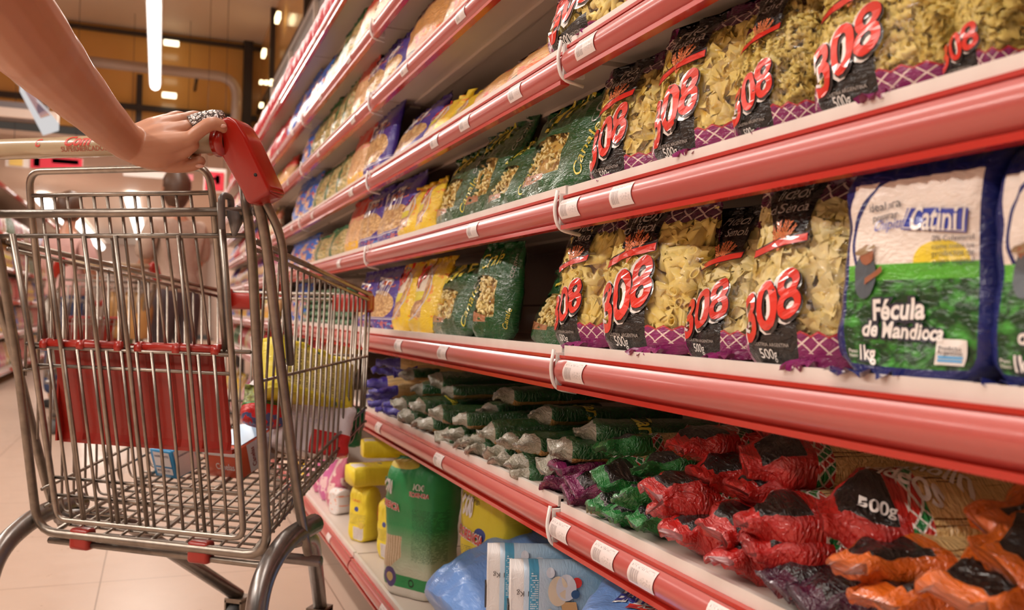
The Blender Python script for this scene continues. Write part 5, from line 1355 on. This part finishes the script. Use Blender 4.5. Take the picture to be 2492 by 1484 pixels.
# left part of the hall: grey bulkhead with a pale beam, dark grille above
trim((-4.6, 8.6, pz(330) - .25), (px_(125) * .8, 8.7, hity(60, 292, 8.6).z), M_GREYW)
trim((-4.6, 8.55, hity(60, 290, 8.6).z), (px_(150) * .8, 8.7, hity(60, 268, 8.6).z), M_PALE)
# pale tube bending down in front of the ochre wall
m = MB(); p = [hity(150, 142, 10.2), hity(380, 168, 10.2), hity(578, 190, 10.2), hity(574, 300, 10.2)]
m.tube(bend_path(p, .45, 8), .055, 0, 12); o = m.build('air_duct', simple('duct_pale', (.46, .38, .33), .4, .3)); tag(o, 'pale round duct bending down in front of the ochre wall', 'duct')
for pp in (p[0].lerp(p[1], .3), p[1].lerp(p[2], .5), p[2].lerp(p[3], .7)):
    m = MB(); m.tube([pp, (pp.x, YB - .03, pp.z)], .02, 0, 6); q = m.build('wall_bracket', M_FRAME, o)
# lamps and imitated lamp reflections -----------------------------------------------------------
def m_emit(name, col, st):
    t = T(name); e = t.n('ShaderNodeEmission'); e.inputs[0].default_value = (*col, 1); e.inputs[1].default_value = st; return t.end(E(t, e.outputs[0]))
M_TUBE = m_emit('lit_tube', (1, .95, .88), 7.0); M_WARM = m_emit('lit_warm_reflection', (1, .80, .45), 6.0)
def tube_lamp(x, y0, y1, z, label, w=.055, brk=.02):
    root = empty('ceiling_lamp', (x, (y0 + y1) / 2, z), label, 'ceiling lamp', 'ceiling tube lamps')
    n = max(1, round((y1 - y0) / 1.25)); st = (y1 - y0) / n
    m = MB(); m.box((x - w, y0, z), (x + w, y1, z + .05)); h = m.build('housing', M_WHITE, root); h.location = -root.location
    for y in (y0 + .3, y1 - .3): m = MB(); m.tube([(x, y, z + .05), (x, y, min(CZ, z + .9))], .006, 0, 6); q = m.build('hanger', M_FRAME, root); q.location = -root.location
    for i in range(n):
        m = MB(); m.tube([(x, y0 + i * st + .03, z - .012), (x, y0 + (i + 1) * st - .03, z - .012)], w * .85, 0, 10); q = m.build('tube', M_TUBE, root); q.location = -root.location
lx = hitz(376, 120, 3.0).x
tube_lamp(lx, 4.4, 9.9, 3.04, 'long row of white ceiling tubes hanging over the aisle')
tube_lamp(lx, -3.4, 4.2, 3.04, 'row of ceiling tubes above the trolley, outside the picture')
for i, (pa, pb_2, lab) in enumerate((((100, 480), (168, 543), 'left of the three far ceiling tube rows'), ((215, 525), (248, 625), 'middle one of the three far ceiling tube rows'), ((308, 478), (358, 612), 'right one of the three far ceiling tube rows, beside the hair'))):
    a, b = hitz(*pa, 2.5), hitz(*pb_2, 2.5); xm = (a.x + b.x) / 2
    tube_lamp(xm, min(a.y, 24), min(b.y, 28.5), 2.5, lab, .12)
for i, (x, y, w) in enumerate(((417, 105, 17), (416, 168, 16), (412, 232, 16))):  # lamp reflections in the glazed wall, imitated by small glowing blocks
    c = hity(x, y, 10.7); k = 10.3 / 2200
    m = MB(); m.rbox((-w * k, -.02, -.03), (w * k, .02, .03), .01); o = m.build('lamp_reflection', M_WARM if False else m_emit('lit_cream_reflection', (1, .88, .6), 5.0) if 'lcl' not in MATS else MATS['lcl']); MATS['lcl'] = o.data.materials[0]
    o.location = c; tag(o, '%s small bright lamp reflection beside the long ceiling tubes' % ('top', 'middle', 'lowest')[i], 'lamp reflection', 'small lamp reflections on the ochre wall')
for i, (x, y, s, w) in enumerate(((676, 43, 12, 'highest'), (642, 130, 10, 'second highest'), (614, 197, 7, 'left of four in a row'), (636, 200, 5, 'second of four in a row'), (648, 201, 5, 'third of four in a row'), (661, 201, 7, 'right of four in a row'), (613, 252, 6, 'lower left'), (636, 256, 6, 'lower right'))):  # reflections in the glass above the shelving, built as glowing squares
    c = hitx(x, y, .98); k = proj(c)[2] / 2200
    m = MB(); m.rbox((-.02, -s * k * 1.8, -s * k * .8), (.02, s * k * 1.8, s * k * .8), .008); o = m.build('lamp_reflection', M_WARM); o.location = c; tag(o, 'warm square lamp reflection above the right shelving, ' + w, 'lamp reflection', 'square lamp reflections above the shelving')
# hanging light box on the left
m = MB()
A = [at(48, 205, 6.0), at(105, 312, 5.6), at(144, 300, 5.6), at(68, 212, 6.0)]
root = empty('hanging_sign', A[0], 'white tilted hanging light box with a picture, left behind the arm', 'hanging sign')
nn = (A[1] - A[0]).cross(A[3] - A[0]).normalized()
def quad(P, off, th): return [p + nn * off for p in P] + [p + nn * (off + th) for p in P]
m = MB(); m.add(quad(A, 0, -.05), [(0, 1, 2, 3), (7, 6, 5, 4), (0, 4, 5, 1), (1, 5, 6, 2), (2, 6, 7, 3), (3, 7, 4, 0)]); q = m.build('light_box', m_emit('lit_box', (1, .96, .95), 1.1), root); q.location = -root.location
cen = (A[0] + A[1] + A[2] + A[3]) / 4; B_ = [A[0].lerp(cen, .18), A[1].lerp(cen, .40), A[2].lerp(cen, .40), A[3].lerp(cen, .18)]
def m_pic(name, sc, cols):
    t = T(name); o = t.obj(); n = t.noise(o, sc, 2.0); c = t.mix(n > .5, cols[0], cols[1]); c = t.mix(t.noise(o + 0.0 if False else o, sc * 2.3, 1.0) > .58, c, cols[2]); return t.end(t.bsdf(c, .3))
m = MB(); sg = 1 if nn.dot(EYE - cen) > 0 else -1
m.add(quad(B_, .004 * sg, .002 * sg), [(0, 1, 2, 3), (7, 6, 5, 4)]); q = m.build('picture', m_pic('picture_mauve', 4.0, ((.30, .22, .26), (.42, .28, .24), (.12, .10, .16))), root); q.location = -root.location
m = MB(); a0 = at(0, 158, 6.0); m.tube([a0 + Vector((-.6, 0, 1.0)), a0, A[0]], .012, 0, 6); q = m.build('hanger', M_WHITE, root); q.location = -root.location
# posters
def board(name, x0, y0, x1, y1, Y, label, cat, mats, parts):
    a, b = hity(x0, y0, Y), hity(x1, y1, Y); root = empty(name, (a.x, Y, b.z), label, cat)
    m = MB(); m.box((a.x, Y, b.z), (b.x, Y + .04, a.z)); q = m.build('panel', mats[0], root); q.location = -root.location
    for xx in (lerp(a.x, b.x, .1), lerp(a.x, b.x, .9)):
        m = MB(); m.tube([(xx, Y + .02, a.z), (xx, Y + .02, CZ)], .0025, 0, 5); q = m.build('hanger', M_FRAME, root); q.location = -root.location
    for (u0, v0, u1, v1, mt, nm) in parts:
        m = MB(); m.box((lerp(a.x, b.x, u0), Y - .012, lerp(b.z, a.z, v0)), (lerp(a.x, b.x, u1), Y - .001, lerp(b.z, a.z, v1))); q = m.build(nm, mt, root); q.location = -root.location
M_POST = simple('poster_red', (.72, .03, .06), .4); M_PINK = simple('poster_pink', (.85, .25, .30), .4); M_PURF = simple('poster_purple', (.30, .18, .52), .5); M_WP = simple('poster_white', (.85, .78, .74), .5); M_YE = simple('poster_yellow', (.85, .60, .15), .5)
board('poster', 14, 372, 200, 418, 9.2, 'red and white hanging banner under the trolley handle at the left', 'banner', [M_WP], [(.32, .0, 1.0, .98, M_POST, 'print'), (.05, .1, .22, .7, M_YE, 'print'), (.36, .15, .44, .85, M_PURF, 'print'), (.60, .5, .95, .85, M_PINK, 'print')])
board('poster', 497, 408, 549, 470, 9.4, 'framed red poster with a purple figure beside the trolley cap', 'poster', [M_WP], [(.05, .08, .90, .85, M_POST, 'print'), (.52, .35, .72, .72, M_PURF, 'print'), (.35, .5, .55, .62, M_PINK, 'print')])
board('poster', 300, 412, 470, 440, 10.4, 'long white sign band behind the hand, above the far hall', 'sign', [M_WP], [(.75, .0, 1.0, 1.0, M_PINK, 'print')])
# shelving on the left, far down the aisle
XL = -1.38
for bi in range(5):
    y0 = 9.0 + bi * 1.25; y1 = y0 + 1.25
    root = empty('shelving_unit', (XL - .2, (y0 + y1) / 2, 0), 'shelving bay on the left far down the aisle, %s from the camera' % ORD[bi], 'shelving', 'shelving bays on the left'); ks = []
    m = MB(); m.box((XL - .46, y0, 0), (XL - .42, y1, 1.95)); ks.append(m.build('back_panel', M_CREAM))
    m = MB(); m.box((XL - .42, y1 - .02, 0), (XL - .38, y1 + .02, 1.95)); ks.append(m.build('upright', M_CREAM))
    for z in (.14, .50, .82, 1.14, 1.46, 1.90):
        m = MB(); m.box((XL - .42, y0, z - .02), (XL, y1 - .006, z)); s_ = m.build('shelf', M_CREAM)
        m = MB(); m.tube([(XL + .004, y0, z - .03), (XL + .004, y1 - .006, z - .03)], .022, 0, 8); m.build('price_rail', M_RAIL, s_); ks.append(s_)
    for k in ks: k.parent = root; k.location = -root.location
r = random.Random(12); kk = 0
for z, zn in ((.14, 'bottom'), (.50, 'second'), (.82, 'third'), (1.14, 'fourth'), (1.46, 'top')):
    y = 9.1; i = 0
    while y < 15.0:
        kd = ('misc', 'yellow', 'blue', 'misc', 'greensmall', 'redsmall')[(i // 3 + int(z * 10)) % 6]; w = r.uniform(.16, .26)
        plain_bag(kd, Matrix.Translation((XL - .05, y, z + .002)) @ Matrix.Rotation(PI / 2, 4, 'Z'), w, .24, .07, 44, 'blurred %s, left side %s shelf, %s along' % (SHORT[kd], zn, ordn(i)), 10, 10, .1, lod='lf')
        y += w * 1.02; i += 1
# gondola end far behind, seen through the trolley on the right
# ------------------------------------------------------------------ people
def skin_body(name, verts, edges, radii, mat, parent, sub=2, root=0):
    me = bpy.data.meshes.new(name); me.from_pydata(verts, edges, []); me.update(); setmats(me, mat)
    o = bpy.data.objects.new(name, me); COL.objects.link(o); o.parent = parent
    sk = o.modifiers.new('skin', 'SKIN'); sk.use_smooth_shade = True
    for i, rr in enumerate(radii):
        sv = me.skin_vertices[0].data[i]; sv.radius = (rr, rr) if not isinstance(rr, tuple) else rr; sv.use_root = (i == root)
    ss = o.modifiers.new('sub', 'SUBSURF'); ss.levels = sub; ss.render_levels = sub
    return o
def m_skin(name, c, c2):
    t = T(name); o = t.obj(); n = t.noise(o, 9.0, 3.0); f = t.noise(o, 380.0, 2.0)
    return t.end(t.bsdf(t.mix(n, c, c2), .42, 0, .08, t.bump(f, .10, .0004), spec=.45, sss=.10))
M_SKIN = m_skin('skin', (.46, .215, .13), (.54, .27, .17)); M_HAIR = simple('dark_hair', (.05, .022, .012), .45, var=(80, (.10, .045, .02)))
def person(loc, face, h, label, top, bottom, hair, reach, long_=True):
    """standing adult, facing angle, both arms reaching forward to reach (z)"""
    k = h / 1.65; root = empty('person', loc, label, 'person', rot=(0, 0, face)); R = lambda *p: tuple(q * k for q in p)
    V = [R(0, 0, .98), R(0, 0, 1.15), R(0, .0, 1.32), R(0, 0, 1.42), R(0, .02, 1.50), R(0, .035, 1.58)]
    E_ = [(0, 1), (1, 2), (2, 3), (3, 4), (4, 5)]; Rr = [.12, .10, .12, .07, .045, .06]
    for s in (-1, 1):
        n = len(V); V += [R(s * .09, 0, .90), R(s * .10, .01, .48), R(s * .10, -.01, .08), R(s * .10, .13, .03)]; E_ += [(0, n), (n, n + 1), (n + 1, n + 2), (n + 2, n + 3)]; Rr += [.085, .055, .035, .03]
        n = len(V); V += [R(s * .17, 0, 1.37), R(s * .21, .03, 1.12), R(s * .17, .26, reach), R(s * .16, .33, reach)]; E_ += [(2, n), (n, n + 1), (n + 1, n + 2), (n + 2, n + 3)]; Rr += [.055, .042, .028, .03]
    b = skin_body('body', V, E_, [q * k for q in Rr], M_SKIN, root)
    # head
    m = MB(); bm = bmesh.new(); bmesh.ops.create_uvsphere(bm, u_segments=20, v_segments=14, radius=.095 * k)
    for v in bm.verts:
        v.co.x *= .80; v.co.z *= 1.22
        if v.co.y > .05 * k and abs(v.co.x) < .02 * k and -.03 * k < v.co.z < .02 * k: v.co.y += .018 * k
        if v.co.z < -.05 * k: v.co.x *= .85
    m.bm(bm, 0, Matrix.Translation(R(0, .045, 1.64)), True)
    for s in (-1, 1): m.tube([R(s * .075, .03, 1.655), R(s * .085, .025, 1.64), R(s * .077, .03, 1.615)], .012 * k, 0, 6); m.tube([R(s * .03, .128, 1.655), R(s * .034, .136, 1.655)], .010 * k, 1, 8)
    m.tube([R(-.022, .130, 1.587), R(.022, .130, 1.587)], .005 * k, 2, 6); m.build('head', [M_SKIN, M_BLACK, M_RED], root)
    m = MB(); bm = bmesh.new(); bmesh.ops.create_uvsphere(bm, u_segments=20, v_segments=14, radius=.112 * k)
    for v in bm.verts:
        v.co.x *= .86; v.co.z *= 1.18
        if v.co.y > .03 * k and v.co.z < .05 * k: v.co.y = .03 * k + (v.co.y - .03 * k) * .1; v.co.x *= .98
        v.co += v.co.normalized() * .006 * noise.noise(v.co * 40)
        if hair == 'bob' and v.co.z < -.03 * k: v.co.z *= 1.25; v.co.x *= 1.05
    m.bm(bm, 0, Matrix.Translation(R(0, .015, 1.655)), True); m.build('hair', M_HAIR, root)
    V = [R(0, 0, .86), R(0, 0, 1.02), R(0, 0, 1.18), R(0, -.005, 1.34), R(0, 0, 1.41)]; E_ = [(0, 1), (1, 2), (2, 3), (3, 4)]; Rr = [(.20, .15), (.185, .135), (.165, .125), (.15, .105), (.07, .06)]
    for s in (-1, 1):
        n = len(V); V += [R(s * .17, 0, 1.375), R(s * .225, .02, 1.20), R(s * .215, .05, 1.13)]; E_ += [(3, n), (n, n + 1), (n + 1, n + 2)]; Rr += [(.075, .075), (.07, .07), (.065, .065)]
    skin_body('top', V, E_, [(a * k, c * k) for a, c in Rr], top, root, 2, 2)
    V = [R(0, 0, 1.0), R(0, 0, .90)]; E_ = [(0, 1)]; Rr = [(.16, .12), (.17, .13)]
    for s in (-1, 1): n = len(V); V += [R(s * .095, 0, .80), R(s * .10, .01, .48), R(s * .10, -.01, .10)]; E_ += [(1, n), (n, n + 1), (n + 1, n + 2)]; Rr += [(.105, .11), (.08, .08), (.07, .07)]
    skin_body('trousers', V, E_, [(a * k, c * k) for a, c in Rr], bottom, root, 2, 1)
    for s in (-1, 1): m = MB(); m.rbox(R(s * .10 - .045, -.07, .0), R(s * .10 + .045, .18, .07), .02 * k); m.build('shoe', M_BLACK, root)
    return root
cW = hity(424, 751, 6.6)
person((cW.x, cW.y, 0), .55, 1.60, 'woman seen from behind in a beige textured blouse and dark trousers, short dark hair', simple('beige_blouse', (.50, .36, .28), .7, bumpn=(60, .8, .004), var=(40, (.36, .25, .19))), simple('dark_trousers', (.10, .07, .075), .8, var=(30, (.05, .035, .04))), 'bob', 1.02)
cM = hity(158, 751, 7.6)
person((cM.x, cM.y, 0), -.7, 1.52, 'person in a pale pink top and dark blue jeans behind the trolley wires', simple('pink_top', (.60, .36, .33), .7), simple('blue_jeans', (.03, .05, .12), .8), 'short', 1.0)
c2 = copy_tree(cart); c2['label'] = 'second wire trolley with red parts, in front of the woman in beige'
q = hity(262, 760, 6.1); c2.location = (q.x, q.y, 0); c2.rotation_euler = (0, 0, .35)
def bagm(px, py, Y, w, h, mat, label, cat, name, z=None):
    c = hity(px, py, Y); fn = bag_fn(w, h, w * .5, int(px), 0, 0, 1.5); mb = MB(); bag_mesh(mb, fn, 12, 14); o = mb.build(name, mat); tag(o, label, cat); o.matrix_world = Matrix.Translation((c.x, c.y, c.z)) @ Matrix.Rotation(.2, 4, 'Z'); return o
bagm(240, 850, 6.3, .22, .20, simple('bag_lime', (.55, .62, .05), .35, coat=.4), 'lime yellow bag in the distant trolley', 'bag', 'shopping_bag')
bagm(292, 850, 6.35, .16, .10, simple('bag_green', (.02, .28, .06), .35, coat=.4), 'small green pack in the distant trolley', 'bag', 'food_packet')
o = bagm(322, 825, 6.25, .26, .30, simple('tan_leather', (.50, .27, .09), .4), 'tan handbag hanging at the side of the woman in beige', 'handbag', 'handbag')
# ------------------------------------------------------------------ the arm and hand on the trolley handle
def loft(mb, pts, n=14):
    """pts: (px, py, depth, radius_m) -> tapered capsule chain"""
    P = [at(a, b, c) for a, b, c, _ in pts]; R_ = [q[3] for q in pts]
    # round both ends
    d0 = (P[0] - P[1]).normalized(); d1 = (P[-1] - P[-2]).normalized()
    Q, RR = [], []
    for f, s in ((.95, .25), (.75, .62), (.4, .9)): Q.append(P[0] + d0 * R_[0] * f); RR.append(R_[0] * s)
    # Catmull subdivision
    for i in range(len(P) - 1):
        p0, p1, p2, p3 = P[max(i - 1, 0)], P[i], P[i + 1], P[min(i + 2, len(P) - 1)]
        for k in range(4):
            t = k / 4; q = .5 * ((2 * p1) + (p2 - p0) * t + (2 * p0 - 5 * p1 + 4 * p2 - p3) * t * t + (3 * p1 - p0 - 3 * p2 + p3) * t ** 3)
            Q.append(q); RR.append(lerp(R_[i], R_[i + 1], smooth01(t)))
    Q.append(P[-1]); RR.append(R_[-1])
    for f, s in ((.4, .9), (.75, .62), (.95, .25)): Q.append(P[-1] + d1 * R_[-1] * f); RR.append(R_[-1] * s)
    mb.tube(Q, RR, 0, n)
m = MB()
loft(m, [(-190, -230, .82, .056), (-75, -85, .92, .054), (45, 68, 1.02, .050), (110, 142, 1.10, .0455), (175, 212, 1.18, .0390), (245, 285, 1.28, .0330), (300, 338, 1.345, .0280), (330, 356, 1.375, .0262)], 20)
# palm and back of the hand: one strand for each metacarpal bone
W0 = (322, 352, 1.372)
loft(m, [(325, 338, 1.378, .0210), (365, 318, 1.395, .0190), (402, 296, 1.430, .0125)])      # index
loft(m, [(328, 345, 1.374, .0210), (380, 318, 1.390, .0190), (438, 295, 1.412, .0125)])      # middle
loft(m, [(325, 355, 1.370, .0220), (385, 335, 1.378, .0200), (452, 312, 1.392, .0130)])      # ring
loft(m, [(322, 362, 1.368, .0220), (385, 355, 1.368, .0205), (462, 338, 1.372, .0125)])      # little
loft(m, [(335, 372, 1.368, .0200), (385, 382, 1.372, .0190), (435, 368, 1.382, .0150), (468, 352, 1.380, .0110)])      # heel of the hand
hand_fingers = [
    [(400, 298, 1.430, .0112), (432, 284, 1.452, .0100), (462, 300, 1.470, .0092), (474, 345, 1.462, .0088), (476, 380, 1.435, .0084), (468, 393, 1.415, .0078)],   # index, curls under
    [(436, 296, 1.412, .0112), (476, 284, 1.432, .0100), (504, 302, 1.448, .0092), (512, 340, 1.450, .0088), (512, 368, 1.428, .0080)],                            # middle, curls under
    [(450, 312, 1.392, .0112), (500, 296, 1.402, .0105), (530, 292, 1.418, .0096), (546, 312, 1.434, .0090), (545, 340, 1.438, .0080)],                            # ring finger
    [(460, 340, 1.372, .0112), (486, 318, 1.370, .0108), (512, 302, 1.372, .0110), (532, 303, 1.378, .0098), (546, 313, 1.386, .0082)],                            # little finger on top
    [(352, 386, 1.378, .0150), (402, 400, 1.388, .0122), (440, 404, 1.396, .0110), (470, 400, 1.402, .0104), (487, 392, 1.404, .0088)],                            # thumb underneath
]
for f_ in hand_fingers: loft(m, f_, 12)
person_root = empty('person', at(60, 80, 1.02), 'bare arm of a person whose hand with a wide silver ring grips the trolley handle', 'person')
arm = m.build('arm', M_SKIN, person_root); arm.location = -person_root.location
rm = arm.modifiers.new('remesh', 'REMESH'); rm.mode = 'VOXEL'; rm.voxel_size = .0019; rm.use_smooth_shade = True
sm = arm.modifiers.new('smooth', 'SMOOTH'); sm.factor = .5; sm.iterations = 7
# long engraved silver ring
def m_silver():
    t = T('engraved_silver'); u, v = t.uv(); P = t.comb(u * 5.0, v * 4.0); w = t.noise(P, 1.6, 2.0, 2.5)
    h = ((w * 9.0).fract() - .5).abs(); h2 = t.voro(P, 2.2, 'DISTANCE_TO_EDGE') < .09
    dark = (h < .10).maxi(h2)
    return t.end(t.bsdf(t.mix(dark, (.86, .84, .82), (.10, .08, .07)), .18 + dark * .4, 1.0 - dark * .6, 0, t.bump(h + h2 * -1.0, .8, .0012)))
m = MB(); pts = [at(466, 305, 1.396), at(484, 297, 1.399), at(503, 291, 1.403), at(522, 288, 1.408), at(538, 289, 1.416)]
n = 26; vs = []; uv = []; rr = [.0140, .0128, .0124, .0124, .0122]
for i, p in enumerate(pts):
    t_ = (pts[min(i + 1, 4)] - pts[max(i - 1, 0)]).normalized(); a = (Vector((0, 0, 1)) - t_ * t_.z).normalized(); b = t_.cross(a)
    for k in range(n + 1): an = 2 * PI * k / n; vs.append(p + (a * math.cos(an) + b * math.sin(an)) * rr[i]); uv.append((k / n, i / 4))
fs = [(i * (n + 1) + k, i * (n + 1) + k + 1, (i + 1) * (n + 1) + k + 1, (i + 1) * (n + 1) + k) for i in range(4) for k in range(n)]
m.add(vs, fs, 0, True); ring = m.build('finger_ring', m_silver(), person_root); ring.location = -person_root.location
l = ring.data.uv_layers.new(name='UVMap')
for lp in ring.data.loops: l.data[lp.index].uv = uv[lp.vertex_index]
so = ring.modifiers.new('thick', 'SOLIDIFY'); so.thickness = .0012; so.offset = 1
# nails
M_NAIL = simple('nail', (.70, .40, .32), .2, coat=.6)
for (a, b, c, d) in ((541, 306, 1.374, 10), (486, 404, 1.396, 0)):
    m = MB(); bm = bmesh.new(); bmesh.ops.create_uvsphere(bm, u_segments=12, v_segments=8, radius=.0056)
    for v in bm.verts: v.co.z *= .55; v.co.y *= .4; v.co.x *= 1.2
    m.bm(bm, 0, Matrix.Translation(at(a, b, c)), True); q = m.build('nail', M_NAIL, person_root); q.location = -person_root.location
